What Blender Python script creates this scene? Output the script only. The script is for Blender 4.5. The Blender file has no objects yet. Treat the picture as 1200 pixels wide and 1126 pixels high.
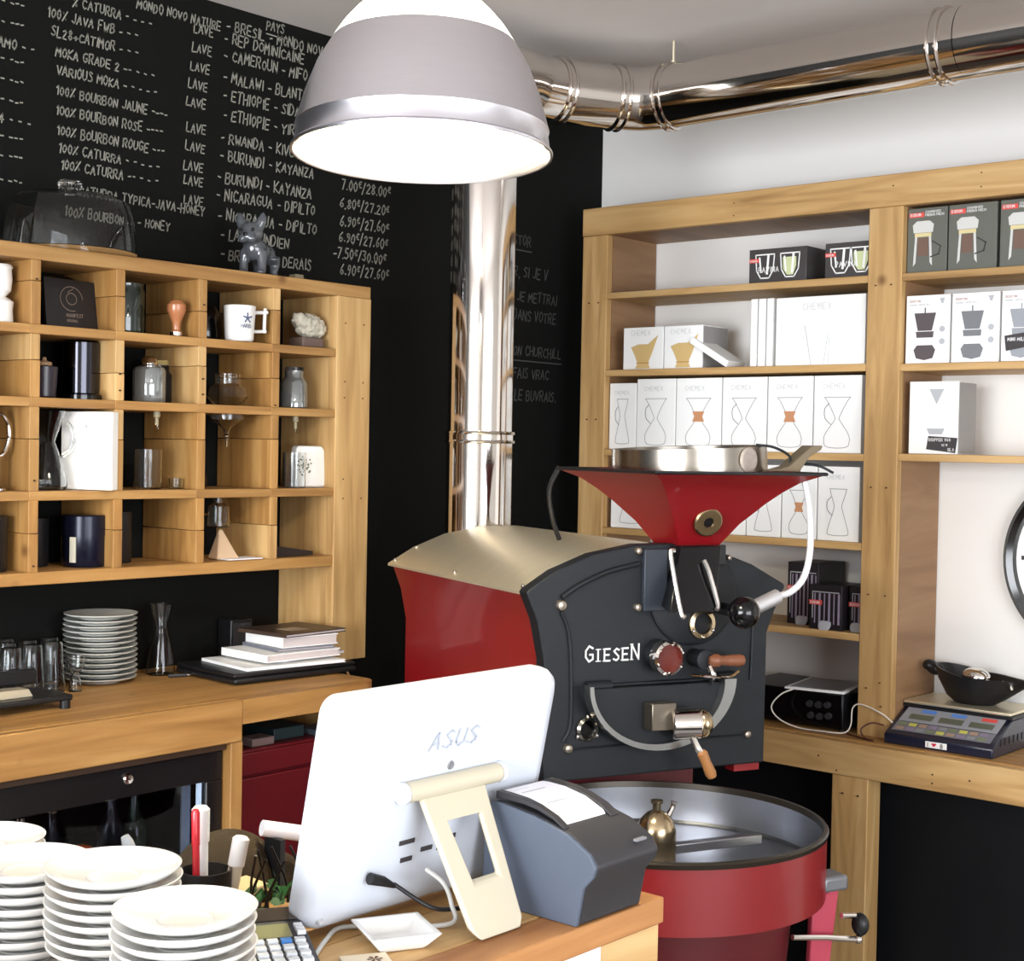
import bpy, bmesh, math, random
from mathutils import Vector, Matrix
random.seed(7)
PI = math.pi
S = bpy.context.scene
COL = S.collection

# ------------------------------------------------------------------ camera, world, lights, exposure
cam_d = bpy.data.cameras.new('camera')
cam = bpy.data.objects.new('camera', cam_d); COL.objects.link(cam)
cam_d.sensor_width = 36; cam_d.sensor_fit = 'HORIZONTAL'
cam_d.lens = 36 * 1743.44 / 1200
cam_d.clip_start = 0.05
f = Vector((0.75469788, 0.65568443, -0.0225619)); r = Vector((0.65605647, -0.75447338, 0.01896909)); u = Vector((0.00458461, 0.02911781, 0.99956547))
cam.matrix_world = Matrix(((r.x, u.x, -f.x, 0), (r.y, u.y, -f.y, 0), (r.z, u.z, -f.z, 1.70), (0, 0, 0, 1)))
S.camera = cam

w = bpy.data.worlds.new('daylight'); S.world = w; w.use_nodes = True
w.node_tree.nodes['Background'].inputs[0].default_value = (0.80, 0.88, 1.0, 1)
w.node_tree.nodes['Background'].inputs[1].default_value = 1.6

def area(name, loc, target, sx, sy, power, col):
    d = bpy.data.lights.new(name, 'AREA'); d.shape = 'RECTANGLE'; d.size = sx; d.size_y = sy
    d.energy = power; d.color = col
    o = bpy.data.objects.new(name, d); COL.objects.link(o); o.location = loc
    o.rotation_euler = (Vector(target) - Vector(loc)).to_track_quat('-Z', 'Y').to_euler()
    return o
area('window_daylight', (-2.9, 0.9, 1.55), (0, 0.9, 1.45), 3.0, 1.9, 175, (0.93, 0.96, 1.0))
area('window_daylight', (0.4, -2.9, 1.55), (0.4, 0, 1.45), 3.4, 1.9, 85, (0.93, 0.96, 1.0))
S.view_settings.view_transform = 'Standard'; S.view_settings.look = 'None'
S.view_settings.exposure = 1.06; S.view_settings.gamma = 1.0
S.view_settings.use_curve_mapping = False

# ------------------------------------------------------------------ materials
MATS = {}
def srgb(c):
    return tuple(((x / 255) / 12.92 if x / 255 <= 0.04045 else ((x / 255 + 0.055) / 1.055) ** 2.4) for x in c) + (1,)
def mat(name, rgb, rough=0.5, metal=0.0, var=0.0, scale=12, bump=0.0, emit=0.0, trans=0.0, ior=1.45, stretch=(1, 1, 1), coat=0.0, alpha=1.0, aniso=0.0, spec=None):
    if name in MATS: return MATS[name]
    m = bpy.data.materials.new(name); m.use_nodes = True
    nt = m.node_tree; b = nt.nodes['Principled BSDF']; c = srgb(rgb)
    b.inputs['Base Color'].default_value = c
    b.inputs['Roughness'].default_value = rough; b.inputs['Metallic'].default_value = metal
    b.inputs['IOR'].default_value = ior
    if trans: b.inputs['Transmission Weight'].default_value = trans
    if coat: b.inputs['Coat Weight'].default_value = coat; b.inputs['Coat Roughness'].default_value = 0.1
    if spec is not None: b.inputs['Specular IOR Level'].default_value = spec
    if alpha < 1: b.inputs['Alpha'].default_value = alpha
    if aniso: b.inputs['Anisotropic'].default_value = aniso
    if emit:
        b.inputs['Emission Color'].default_value = c; b.inputs['Emission Strength'].default_value = emit
    if var or bump:
        tc = nt.nodes.new('ShaderNodeTexCoord'); mp = nt.nodes.new('ShaderNodeMapping'); mp.inputs['Scale'].default_value = stretch
        n = nt.nodes.new('ShaderNodeTexNoise'); n.inputs['Scale'].default_value = scale; n.inputs['Detail'].default_value = 5
        nt.links.new(tc.outputs['Object'], mp.inputs[0]); nt.links.new(mp.outputs[0], n.inputs['Vector'])
        if var:
            mx = nt.nodes.new('ShaderNodeMix'); mx.data_type = 'RGBA'
            mx.inputs[6].default_value = tuple(x * (1 - var) for x in c[:3]) + (1,)
            mx.inputs[7].default_value = tuple(min(1, x * (1 + var)) for x in c[:3]) + (1,)
            nt.links.new(n.outputs['Fac'], mx.inputs[0]); nt.links.new(mx.outputs[2], b.inputs['Base Color'])
        if bump:
            bp = nt.nodes.new('ShaderNodeBump'); bp.inputs['Strength'].default_value = bump; bp.inputs['Distance'].default_value = 0.002
            nt.links.new(n.outputs['Fac'], bp.inputs['Height']); nt.links.new(bp.outputs[0], b.inputs['Normal'])
    MATS[name] = m
    return m

def wood(name, dark, mid, light, axis='x', rough=0.55, sc=1.0):
    if name in MATS: return MATS[name]
    m = bpy.data.materials.new(name); m.use_nodes = True; nt = m.node_tree; b = nt.nodes['Principled BSDF']
    b.inputs['Roughness'].default_value = rough
    tc = nt.nodes.new('ShaderNodeTexCoord'); mp = nt.nodes.new('ShaderNodeMapping')
    s = {'x': (1.2, 14, 14), 'y': (14, 1.2, 14), 'z': (14, 14, 1.2)}[axis]
    mp.inputs['Scale'].default_value = tuple(v * sc for v in s)
    oi = nt.nodes.new('ShaderNodeObjectInfo')
    add = nt.nodes.new('ShaderNodeVectorMath'); add.operation = 'ADD'
    sca = nt.nodes.new('ShaderNodeMath'); sca.operation = 'MULTIPLY'; sca.inputs[1].default_value = 17.0
    nt.links.new(oi.outputs['Random'], sca.inputs[0])
    nt.links.new(tc.outputs['Object'], mp.inputs[0]); nt.links.new(mp.outputs[0], add.inputs[0]); nt.links.new(sca.outputs[0], add.inputs[1])
    n = nt.nodes.new('ShaderNodeTexNoise'); n.inputs['Scale'].default_value = 1.6; n.inputs['Detail'].default_value = 8; n.inputs['Distortion'].default_value = 1.0
    nt.links.new(add.outputs[0], n.inputs['Vector'])
    rp = nt.nodes.new('ShaderNodeValToRGB'); e = rp.color_ramp.elements
    e[0].position = 0.25; e[0].color = srgb(dark); e[1].position = 0.75; e[1].color = srgb(light)
    q = rp.color_ramp.elements.new(0.5); q.color = srgb(mid)
    nt.links.new(n.outputs['Fac'], rp.inputs[0])
    # knots: small dark spots where a sparse cell centre falls on the board
    v = nt.nodes.new('ShaderNodeTexVoronoi'); v.inputs['Scale'].default_value = 5.0
    nt.links.new(tc.outputs['Object'], v.inputs['Vector'])
    kr = nt.nodes.new('ShaderNodeValToRGB'); k = kr.color_ramp.elements
    k[0].position = 0.03; k[0].color = (0.35, 0.25, 0.16, 1); k[1].position = 0.11; k[1].color = (1, 1, 1, 1)
    nt.links.new(v.outputs['Distance'], kr.inputs[0])
    mx = nt.nodes.new('ShaderNodeMix'); mx.data_type = 'RGBA'; mx.blend_type = 'MULTIPLY'; mx.inputs[0].default_value = 0.8
    nt.links.new(rp.outputs[0], mx.inputs[6]); nt.links.new(kr.outputs[0], mx.inputs[7])
    # a tone of its own for each board
    hv = nt.nodes.new('ShaderNodeHueSaturation'); mr = nt.nodes.new('ShaderNodeMapRange')
    mr.inputs[3].default_value = 0.86; mr.inputs[4].default_value = 1.1
    nt.links.new(oi.outputs['Random'], mr.inputs[0]); nt.links.new(mr.outputs[0], hv.inputs['Value'])
    nt.links.new(mx.outputs[2], hv.inputs['Color']); nt.links.new(hv.outputs[0], b.inputs['Base Color'])
    bp = nt.nodes.new('ShaderNodeBump'); bp.inputs['Strength'].default_value = 0.25; bp.inputs['Distance'].default_value = 0.0015
    nt.links.new(n.outputs['Fac'], bp.inputs['Height']); nt.links.new(bp.outputs[0], b.inputs['Normal'])
    MATS[name] = m
    return m
W1 = ((156, 118, 70), (188, 150, 96), (206, 172, 120))
W2 = ((132, 91, 44), (160, 118, 64), (180, 141, 86))
OX, OY, OZ = (wood('oak_' + a, *W1, axis=a) for a in 'xyz')
DX, DY, DZ = (wood('amber_wood_' + a, *W2, axis=a) for a in 'xyz')
PLY = wood('plywood', (118, 86, 56), (140, 106, 74), (156, 122, 88), axis='x', sc=0.6)
NAIL = mat('nail_hole', (70, 45, 25), 0.7)
WHITE = mat('white_paint', (236, 234, 230), 0.7, var=0.02, scale=3)
CARD = mat('white_card', (240, 240, 238), 0.55, var=0.015, scale=6)
CREAM = mat('cream_card', (232, 224, 205), 0.6)
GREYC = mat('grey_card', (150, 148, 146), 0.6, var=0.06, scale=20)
BLACKP = mat('black_wall_paint', (10, 11, 9), 0.78, var=0.25, scale=3, spec=.2)
CHALK = mat('chalk', (138, 137, 127), 0.9, var=0.2, scale=60)
CHALKD = mat('faint_chalk', (66, 67, 64), 0.9, var=0.2, scale=60)
CHROME = mat('chrome', (214, 208, 202), 0.09, 1.0, bump=0.02, scale=4)
STEEL = mat('brushed_steel', (232, 222, 194), 0.38, 0.8, var=0.10, scale=10, stretch=(1, 14, 1))
STEELD = mat('tray_steel', (172, 174, 180), 0.3, 1.0, var=0.12, scale=8)
ALU = mat('spun_aluminium', (214, 213, 220), 0.3, 1.0, var=0.04, scale=20, stretch=(1, 1, 20))
BRASS = mat('aged_brass', (172, 154, 124), 0.2, 1.0, var=0.15, scale=25)
RED = mat('red_enamel', (122, 9, 16), 0.42, var=0.05, scale=6, coat=0.2)
DRED = mat('dark_red_enamel', (84, 10, 18), 0.45, var=0.08, scale=6)
CAST = mat('black_cast_iron', (19, 22, 26), 0.5, var=0.2, scale=30, bump=0.3, spec=.35)
BLK = mat('black_plastic', (20, 20, 22), 0.4, var=0.1, scale=20)
GLOSS = mat('gloss_black', (8, 8, 10), 0.12)
DGREY = mat('dark_grey_plastic', (44, 43, 46), 0.5, var=0.05, scale=60, bump=0.05)
BGREY = mat('blue_grey_plastic', (74, 82, 96), 0.5, var=0.04, scale=50)
WPLAS = mat('white_plastic', (196, 201, 210), 0.35, coat=0.3)
IVORY = mat('ivory_plastic', (190, 182, 160), 0.4, coat=0.1)
CERAM = mat('white_ceramic', (226, 225, 221), 0.16, coat=0.4)
PLATEM = mat('stoneware', (205, 206, 200), 0.3)
GLASS = mat('clear_glass', (250, 252, 252), 0.02, trans=1.0, ior=1.3)
DGLASS = mat('green_glass', (60, 100, 70), 0.03, trans=0.9, ior=1.35)
SGLASS = mat('smoked_glass', (120, 120, 130), 0.03, trans=0.95, ior=1.3)
HWOOD = mat('turned_wood', (112, 68, 46), 0.35, var=0.15, scale=15, stretch=(1, 1, 6))
TAMP = mat('cherry_wood', (166, 106, 68), 0.3, var=0.1, scale=15, coat=0.3)
PAPER = mat('paper', (238, 236, 240), 0.7)
PAPERG = mat('page_edges', (196, 186, 184), 0.8, var=0.12, scale=220, stretch=(1, 1, 8))
INK = mat('grey_ink', (118, 118, 122), 0.7)
INKL = mat('pale_ink', (176, 178, 182), 0.7)
INKD = mat('dark_ink', (60, 56, 58), 0.6)
AMBERP = mat('amber_print', (206, 176, 118), 0.6)
REDP = mat('red_print', (226, 82, 74), 0.6)
NAVY = mat('navy_plastic', (26, 30, 48), 0.3, coat=0.3)
FLOORM = mat('worn_tile_floor', (128, 120, 112), 0.5, var=0.2, scale=5)
CEILM = mat('ceiling_paint', (206, 200, 196), 0.85, var=0.02, scale=4)

# ------------------------------------------------------------------ mesh helpers
class MB:
    def __init__(s): s.bm = bmesh.new()
    def poly(s, pts):
        return s.bm.faces.new([s.bm.verts.new(p) for p in pts])
    def box(s, x0, y0, z0, x1, y1, z1, M=None):
        vs = [s.bm.verts.new(M @ Vector(p) if M else p) for p in ((x0, y0, z0), (x1, y0, z0), (x1, y1, z0), (x0, y1, z0), (x0, y0, z1), (x1, y0, z1), (x1, y1, z1), (x0, y1, z1))]
        for q in ((0, 3, 2, 1), (4, 5, 6, 7), (0, 1, 5, 4), (1, 2, 6, 5), (2, 3, 7, 6), (3, 0, 4, 7)): s.bm.faces.new([vs[i] for i in q])
        return s
    def hexa(s, low, high):
        a = [s.bm.verts.new(p) for p in low]; b = [s.bm.verts.new(p) for p in high]; n = len(a)
        s.bm.faces.new(a[::-1]); s.bm.faces.new(b)
        for i in range(n): s.bm.faces.new((a[i], a[(i + 1) % n], b[(i + 1) % n], b[i]))
        return s
    def prism(s, poly, lo, hi, plane='xz'):
        f = {'xz': lambda a, b, c: (a, c, b), 'xy': lambda a, b, c: (a, b, c), 'yz': lambda a, b, c: (c, a, b)}[plane]
        return s.hexa([f(a, b, lo) for a, b in poly], [f(a, b, hi) for a, b in poly])
    def rings(s, rs, closed=False, cap=True):
        R = [[s.bm.verts.new(p) for p in ring] for ring in rs]; n = len(R[0])
        for k in range(len(R) - 1 + (1 if closed else 0)):
            a, b = R[k], R[(k + 1) % len(R)]
            for i in range(n): s.bm.faces.new((a[i], a[(i + 1) % n], b[(i + 1) % n], b[i]))
        if cap and not closed:
            s.bm.faces.new(R[0][::-1]); s.bm.faces.new(R[-1])
        return s
    def tube(s, pts, rad, seg=8, closed=False, cap=True):
        P = [Vector(p) for p in pts]; n = len(P); rs = []; ref = None
        for i, p in enumerate(P):
            t = (P[(i + 1) % n] - P[i - 1]) if closed or 0 < i < n - 1 else (P[1] - P[0] if i == 0 else P[-1] - P[-2])
            t.normalize()
            if ref is None: ref = t.orthogonal().normalized()
            ref = (ref - t * ref.dot(t)).normalized(); bb = t.cross(ref)
            rr = rad[i] if isinstance(rad, (list, tuple)) else rad
            rs.append([p + rr * (math.cos(2 * PI * k / seg) * ref + math.sin(2 * PI * k / seg) * bb) for k in range(seg)])
        return s.rings(rs, closed, cap)
    def cyl(s, p0, p1, r0, r1=None, seg=20):
        return s.tube([p0, p1], [r0, r0 if r1 is None else r1], seg)
    def lathe(s, prof, c=(0, 0, 0), seg=32, d=(0, 0, 1), closed=False):
        q = Vector((0, 0, 1)).rotation_difference(Vector(d).normalized()); c = Vector(c); rs = []
        for rr, z in prof:
            rr = max(rr, 1e-4)
            rs.append([c + q @ Vector((rr * math.cos(2 * PI * k / seg), rr * math.sin(2 * PI * k / seg), z)) for k in range(seg)])
        return s.rings(rs, closed)
    def ball(s, c, rx, ry=None, rz=None, seg=16, M=None):
        ry = ry or rx; rz = rz or rx
        m = Matrix.Translation(c) @ (M or Matrix.Identity(4)) @ Matrix.Diagonal((rx, ry, rz, 1))
        bmesh.ops.create_uvsphere(s.bm, u_segments=seg, v_segments=max(6, seg // 2), radius=1, matrix=m)
        return s
    def ribbon(s, pts, th, n):
        n = Vector(n); P = [Vector(p) for p in pts]
        for a, b in zip(P[:-1], P[1:]):
            d = (b - a)
            if d.length < 1e-6: continue
            d.normalize(); w_ = d.cross(n) * th / 2; e = d * th * 0.35
            s.poly([a - e - w_, b + e - w_, b + e + w_, a - e + w_])
        return s
    def build(s, name, material, parent=None, bevel=0.0, seg=2, smooth=True, world=False):
        bm = s.bm
        bmesh.ops.recalc_face_normals(bm, faces=bm.faces)
        if world and parent is not None:
            M = (Matrix.Translation(parent.location) @ parent.rotation_euler.to_matrix().to_4x4()).inverted()
            bmesh.ops.transform(bm, matrix=M, verts=bm.verts)
        if smooth:
            for fc in bm.faces: fc.smooth = True
            for e in bm.edges:
                if len(e.link_faces) == 2 and e.calc_face_angle(0) > 0.6: e.smooth = False
        me = bpy.data.meshes.new(name); bm.to_mesh(me); bm.free(); me.materials.append(material)
        o = bpy.data.objects.new(name, me); COL.objects.link(o)
        if parent is not None: o.parent = parent
        if bevel:
            b = o.modifiers.new('bevel', 'BEVEL'); b.width = bevel; b.segments = seg; b.limit_method = 'ANGLE'; b.angle_limit = 0.6
        return o

def tag(o, label, cat, group=None):
    o['label'] = label; o['category'] = cat
    if group: o['group'] = group
    return o
def thing(name, label, cat, loc=(0, 0, 0), rz=0.0, group=None):
    o = bpy.data.objects.new(name, None); COL.objects.link(o); o.location = loc; o.rotation_euler = (0, 0, rz); o.empty_display_size = 0.05
    return tag(o, label, cat, group)
def struct(o): o['kind'] = 'structure'; return o
def dup(root, loc, rz=None, label=None, scale=None):
    c = root.copy(); COL.objects.link(c); c.location = loc
    if rz is not None: c.rotation_euler = (0, 0, rz)
    if scale: c.scale = scale
    if label: c['label'] = label
    for ch in list(root.children):
        a = ch.copy(); COL.objects.link(a); a.parent = c
        for g in list(ch.children):
            b = g.copy(); COL.objects.link(b); b.parent = a
    return c
def bx(*a): return MB().box(*a)
def remesh(o, vox, sm=6):
    m = o.modifiers.new('remesh', 'REMESH'); m.mode = 'VOXEL'; m.voxel_size = vox; m.use_smooth_shade = True
    m = o.modifiers.new('smooth', 'SMOOTH'); m.iterations = sm; m.factor = 0.6
    return o
def arc(cx, cy, r_, a0, a1, n):
    return [(cx + r_ * math.cos(math.radians(a0 + (a1 - a0) * i / n)), cy + r_ * math.sin(math.radians(a0 + (a1 - a0) * i / n))) for i in range(n + 1)]
def smooth_path(pts, n=6):
    P = [Vector(p) for p in pts]; P = [2 * P[0] - P[1]] + P + [2 * P[-1] - P[-2]]; out = []
    for i in range(1, len(P) - 2):
        a, b, c, d = P[i - 1:i + 3]
        for k in range(n):
            t = k / n
            out.append(0.5 * ((2 * b) + (c - a) * t + (2 * a - 5 * b + 4 * c - d) * t * t + (3 * b - a - 3 * c + d) * t ** 3))
    out.append(P[-2]); return out

# hand-drawn stroke lettering, each glyph a few polylines in a 0.6 x 1 box
GL = {'A': '0,0 .3,1 .6,0|.1,.35 .5,.35', 'B': '0,0 0,1 .4,1 .5,.78 .38,.55 0,.55|.38,.55 .58,.3 .4,0 0,0', 'C': '.58,.85 .3,1 .05,.7 .05,.3 .3,0 .58,.15',
 'D': '0,0 0,1 .35,.95 .58,.5 .35,.05 0,0', 'E': '.55,1 0,1 0,0 .55,0|0,.5 .45,.5', 'F': '.55,1 0,1 0,0|0,.52 .42,.52', 'G': '.58,.85 .3,1 .05,.7 .05,.3 .3,0 .58,.15 .58,.45 .35,.45',
 'H': '0,0 0,1|.55,0 .55,1|0,.5 .55,.5', 'I': '.1,0 .1,1', 'J': '.5,1 .5,.2 .3,0 .05,.15', 'K': '0,0 0,1|.55,1 0,.45 .55,0', 'L': '0,1 0,0 .5,0', 'M': '0,0 .05,1 .32,.35 .6,1 .65,0',
 'N': '0,0 0,1 .55,0 .55,1', 'O': '.3,0 .05,.3 .05,.7 .3,1 .55,.7 .55,.3 .3,0', 'P': '0,0 0,1 .45,1 .55,.75 .42,.5 0,.48', 'Q': '.3,0 .05,.3 .05,.7 .3,1 .55,.7 .55,.3 .3,0|.35,.25 .6,-.05',
 'R': '0,0 0,1 .45,1 .55,.75 .42,.5 0,.48|.25,.48 .58,0', 'S': '.55,.88 .3,1 .05,.78 .5,.35 .5,.15 .28,0 0,.12', 'T': '0,1 .6,1|.3,1 .3,0', 'U': '0,1 0,.25 .25,0 .55,.2 .55,1',
 'V': '0,1 .3,0 .6,1', 'W': '0,1 .15,0 .35,.7 .55,0 .7,1', 'X': '0,0 .58,1|0,1 .58,0', 'Y': '0,1 .3,.5 .6,1|.3,.5 .3,0', 'Z': '0,1 .55,1 0,0 .55,0',
 '0': '.28,0 .05,.3 .05,.7 .28,1 .5,.7 .5,.3 .28,0', '1': '.1,.75 .3,1 .3,0', '2': '.05,.8 .28,1 .5,.75 0,0 .55,0', '3': '0,.95 .4,1 .45,.7 .2,.55 .5,.3 .3,0 0,.1', '4': '.4,0 .4,1 0,.35 .55,.35',
 '5': '.5,1 .08,1 .05,.55 .4,.55 .5,.25 .3,0 0,.1', '6': '.45,1 .1,.6 .05,.2 .28,0 .5,.2 .4,.45 .1,.4', '7': '0,1 .5,1 .2,0', '8': '.28,.52 .05,.75 .28,1 .48,.75 .28,.52 .02,.22 .28,0 .52,.22 .28,.52', '9': '.45,.6 .15,.55 .08,.85 .3,1 .48,.8 .4,.3 .2,0',
 '%': '0,0 .6,1|.1,.8 .15,.95 .2,.8 .1,.8|.45,.15 .5,.3 .55,.15 .45,.15', '.': '.1,0 .14,.06', ',': '.15,.1 .08,-.12', '-': '.08,.42 .42,.42', '+': '.05,.42 .5,.42|.28,.2 .28,.65', '/': '0,-.1 .4,1.1', "'": '.1,.8 .12,1',
 '€': '.4,.95 .2,1 .08,.8 .08,.6 .2,.45 .4,.5|0,.72 .3,.72', '!': '.1,.3 .1,1|.1,0 .1,.06', '&': '.55,0 .1,.7 .3,1 .45,.8 0,.25 .25,0 .55,.4', ':': '.1,.1 .12,.16|.1,.6 .12,.66', 'é': '.0,.3 .45,.3 .3,.6 .05,.4 .15,0 .45,.1'}
def write(m, s, o, h, th, jit=0.0, slant=0.0, sp=0.22, u=(1, 0, 0), v=(0, 0, 1), n=(0, -1, 0), wid=1.0):
    o, u, v, n = Vector(o), Vector(u), Vector(v), Vector(n); x = 0.0
    for ch in s:
        if ch == ' ': x += 0.5 * wid; continue
        g = GL.get(ch.upper() if ch not in GL else ch, GL['-']); mx = 0; jy = random.uniform(-jit, jit)
        sc = 1 + random.uniform(-jit, jit)
        for st in g.split('|'):
            pts = []
            for pr in st.split():
                a, b = map(float, pr.split(',')); mx = max(mx, a)
                a += random.uniform(-jit, jit) * 0.4; b += random.uniform(-jit, jit) * 0.4
                pts.append(o + u * h * (x + a * wid + b * slant) + v * h * (b * sc + jy * 0.6))
            m.ribbon(pts, th, n)
        x += (mx + sp) * wid
    return x * h
def flat(m, pts, y=-0.0006):                       # flat printed shape on a front face (local x right, z up)
    m.poly([(a, y, b) for a, b in pts]); return m

# ------------------------------------------------------------------ the room
XR, YL, ZC = 4.34, 3.36, 2.915
X0, Y0 = -3.1, -3.1
struct(bx(X0, Y0, -0.05, XR + .1, YL + .1, 0).build('floor', FLOORM))
struct(bx(X0, Y0, ZC, XR + .1, YL + .1, ZC + .08).build('ceiling', CEILM))
wl = struct(bx(X0, YL, 0, XR + .1, YL + .1, ZC).build('wall_left', BLACKP))
struct(bx(XR, Y0, 0, XR + .1, YL, ZC).build('wall_right', WHITE))
def window_wall(name, wname, along, pos, a0, a1, b0, b1, nm):
    m = MB(); z0, z1 = .55, 2.55
    def B(p0, p1, q0, q1):
        if along == 'y': m.box(pos - .1, p0, q0, pos, p1, q1)
        else: m.box(p0, pos - .1, q0, p1, pos, q1)
    B(a0, a1, 0, z0); B(a0, a1, z1, ZC); B(a0, b0, z0, z1); B(b1, a1, z0, z1)
    struct(m.build(name, WHITE))
    fr = MB()
    def F(p0, p1, q0, q1):
        if along == 'y': fr.box(pos - .07, p0, q0, pos - .03, p1, q1)
        else: fr.box(p0, pos - .07, q0, p1, pos - .03, q1)
    n = 3; st = (b1 - b0) / n
    for i in range(n + 1): F(b0 + i * st - .03, b0 + i * st + .03, z0, z1)
    F(b0, b1, z0, z0 + .06); F(b0, b1, z1 - .06, z1); F(b0, b1, 2.0, 2.05)
    struct(fr.build(wname, mat('window_frame', (90, 84, 78), .5)))
window_wall('wall_front', 'window_1', 'x', Y0, X0, XR + .1, -1.4, 2.2, 3)
window_wall('wall_back', 'window_2', 'y', X0, Y0, YL + .1, -.7, 2.5, 3)

# chalk writing on the black wall: one object per written line
def chalk(lines, h=0.026, th=0.0036, material=CHALK, u_line=()):
    for (x, z, s) in lines:
        m = MB(); wd = write(m, s, (x, YL - .0012, z - h / 2), h, th, jit=0.11, slant=0.1, sp=0.24, wid=.88)
        if s in u_line: m.ribbon([(x, YL - .0012, z - h), (x + wd, YL - .0012, z - h * 1.05)], th, (0, -1, 0))
        m.build('chalk_writing', material, wl, smooth=False)
chalk([(2.128, 2.811, '% CATURRA - - - -'), (2.056, 2.768, '100% JAVA FWB - - -'), (2.068, 2.724, 'SL28+CATIMOR - - -'), (2.081, 2.675, 'MOKA GRADE 2 -- - - -'),
       (2.084, 2.631, 'VARIOUS MOKA - - - - -'), (2.082, 2.579, '100% BOURBON JAUNE ----'), (2.083, 2.530, '100% BOURBON ROSE ----'), (2.086, 2.479, '100% BOURBON ROUGE ---'),
       (2.092, 2.435, '100% CATURRA - - - - -'), (2.099, 2.395, '100% CATURRA -- - - -'), (2.093, 2.334, 'CAT.CATURRA TYPICA-JAVA-HONEY'), (2.111, 2.278, '100% BOURBON - - HONEY')], h=.0235)
chalk([(x, z, 'LAVE') for x, z in [(2.505, 2.83), (2.5, 2.776), (2.495, 2.724), (2.488, 2.676), (2.483, 2.626), (2.484, 2.557), (2.482, 2.506), (2.477, 2.452), (2.478, 2.413), (2.479, 2.359)]], h=.024)
chalk([(2.615, 2.862, '- BRESIL - MONDO NOVO'), (2.607, 2.826, '- REP DOMINICAINE'), (2.607, 2.779, '- CAMEROUN - MIFO'), (2.606, 2.718, '- MALAWI - BLANTYRE'), (2.607, 2.667, '- ETHIOPIE - SIDAMO'),
       (2.608, 2.612, '- ETHIOPIE - YIRGA'), (2.6, 2.549, '- RWANDA - KIVU'), (2.598, 2.498, '- BURUNDI - KAYANZA'), (2.59, 2.437, '- BURUNDI - KAYANZA'), (2.588, 2.389, '- NICARAGUA - DIPILTO'),
       (2.595, 2.333, '- NICARAGUA - DIPILTO'), (2.605, 2.28, '- LAOS - INDIEN'), (2.606, 2.225, '- BRESIL - B. DERAIS')], h=.029, th=.004)
chalk([(3.056, 2.485, '7.00€/28.00€'), (3.05, 2.428, '6.80€/27.20€'), (3.052, 2.374, '6.90€/27.60€'), (3.049, 2.325, '6.90€/27.60€'), (3.026, 2.276, '-7.50€/30.00€'), (3.055, 2.228, '6.90€/27.60€')], h=.03, th=.004)
chalk([(1.905, 2.668, 'DAMO - -'), (1.90, 2.484, ' 84 - - -'), (2.32, 2.852, 'MONDO NOVO NATURE'), (2.758, 2.893, 'PAYS')] +
      [(1.88, z, '- - - ---') for z in (2.81, 2.77, 2.72, 2.63, 2.58, 2.53, 2.44, 2.395, 2.334)], h=.024, u_line=('PAYS',))
chalk([(3.80, 2.412, 'CASTOR'), (3.76, 2.303, 'COEUR, SI JE V'), (3.75, 2.222, 'ETRE, JE METTRAI'), (3.77, 2.155, 'BON DANS VOTRE'), (3.75, 2.033, 'WINSTON CHURCHILL'), (3.80, 1.955, 'JE FAIS VRAC'), (3.81, 1.879, 'JE LE BUVRAIS.')],
      h=.034, th=.0042, material=CHALKD, u_line=('CASTOR', 'WINSTON CHURCHILL'))

# ------------------------------------------------------------------ flue pipe and ceiling duct (one run of chrome pipe)
PR = .0925
flue = thing('flue_pipe', 'chrome flue pipe rising behind the coffee roaster and running under the ceiling', 'pipe', (3.08, 2.799, 0))
def part(m, name, material, parent, **k): return m.build(name, material, parent, world=True, **k)
ZD = 2.752
part(MB().cyl((3.08, 2.799, 1.05), (3.08, 2.799, 1.712), PR, seg=48), 'pipe_section', CHROME, flue)
part(MB().cyl((3.08, 2.799, 1.712), (3.08, 2.799, 2.60), PR - .002, seg=48), 'pipe_section', CHROME, flue)
def ring_at(p, d, rr=PR):
    p = Vector(p); d = Vector(d).normalized(); m = MB()
    for k in (-1, 1):
        c = p + d * k * .012
        m.lathe([(rr - .004, -.006), (rr + .006, -.004), (rr + .008, 0), (rr + .006, .004), (rr - .004, .006)], c, 48, d)
    m.lathe([(rr, -.012), (rr + .002, -.01), (rr + .002, .01), (rr, .012)], p, 48, d)
    return m
part(ring_at((3.08, 2.799, 1.725), (0, 0, 1)), 'clamp_collar', CHROME, flue)
e1 = smooth_path([(3.08, 2.799, 2.60), (3.088, 2.80, 2.67), (3.135, 2.805, 2.735), (3.21, 2.818, ZD), (3.30, 2.83, ZD)], 5)
part(MB().tube(e1, PR, 48), 'elbow', CHROME, flue)
part(MB().tube([(3.30, 2.83, ZD), (3.40, 2.812, ZD)], PR, 48), 'pipe_section', CHROME, flue)
part(ring_at((3.402, 2.812, ZD), (1, -.3, 0)), 'clamp_collar', CHROME, flue)
part(MB().tube([(3.40, 2.812, ZD), (3.575, 2.725, ZD)], PR, 48), 'pipe_section', CHROME, flue)
part(ring_at((3.575, 2.725, ZD), (1, -.55, 0)), 'clamp_collar', CHROME, flue)
part(MB().tube(smooth_path([(3.575, 2.725, ZD), (3.635, 2.675, ZD), (3.66, 2.60, ZD)], 5), PR, 48), 'elbow', CHROME, flue)
part(ring_at((3.662, 2.585, ZD), (.12, -1, 0)), 'clamp_collar', CHROME, flue)
part(MB().tube([(3.66, 2.60, ZD), (3.625, 1.64, ZD)], PR, 48), 'pipe_section', CHROME, flue)
part(ring_at((3.628, 1.70, ZD), (0, -1, 0)), 'clamp_collar', CHROME, flue)
part(MB().tube([(3.625, 1.64, ZD), (3.60, -1.5, ZD)], PR, 48), 'pipe_section', CHROME, flue)
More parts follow.
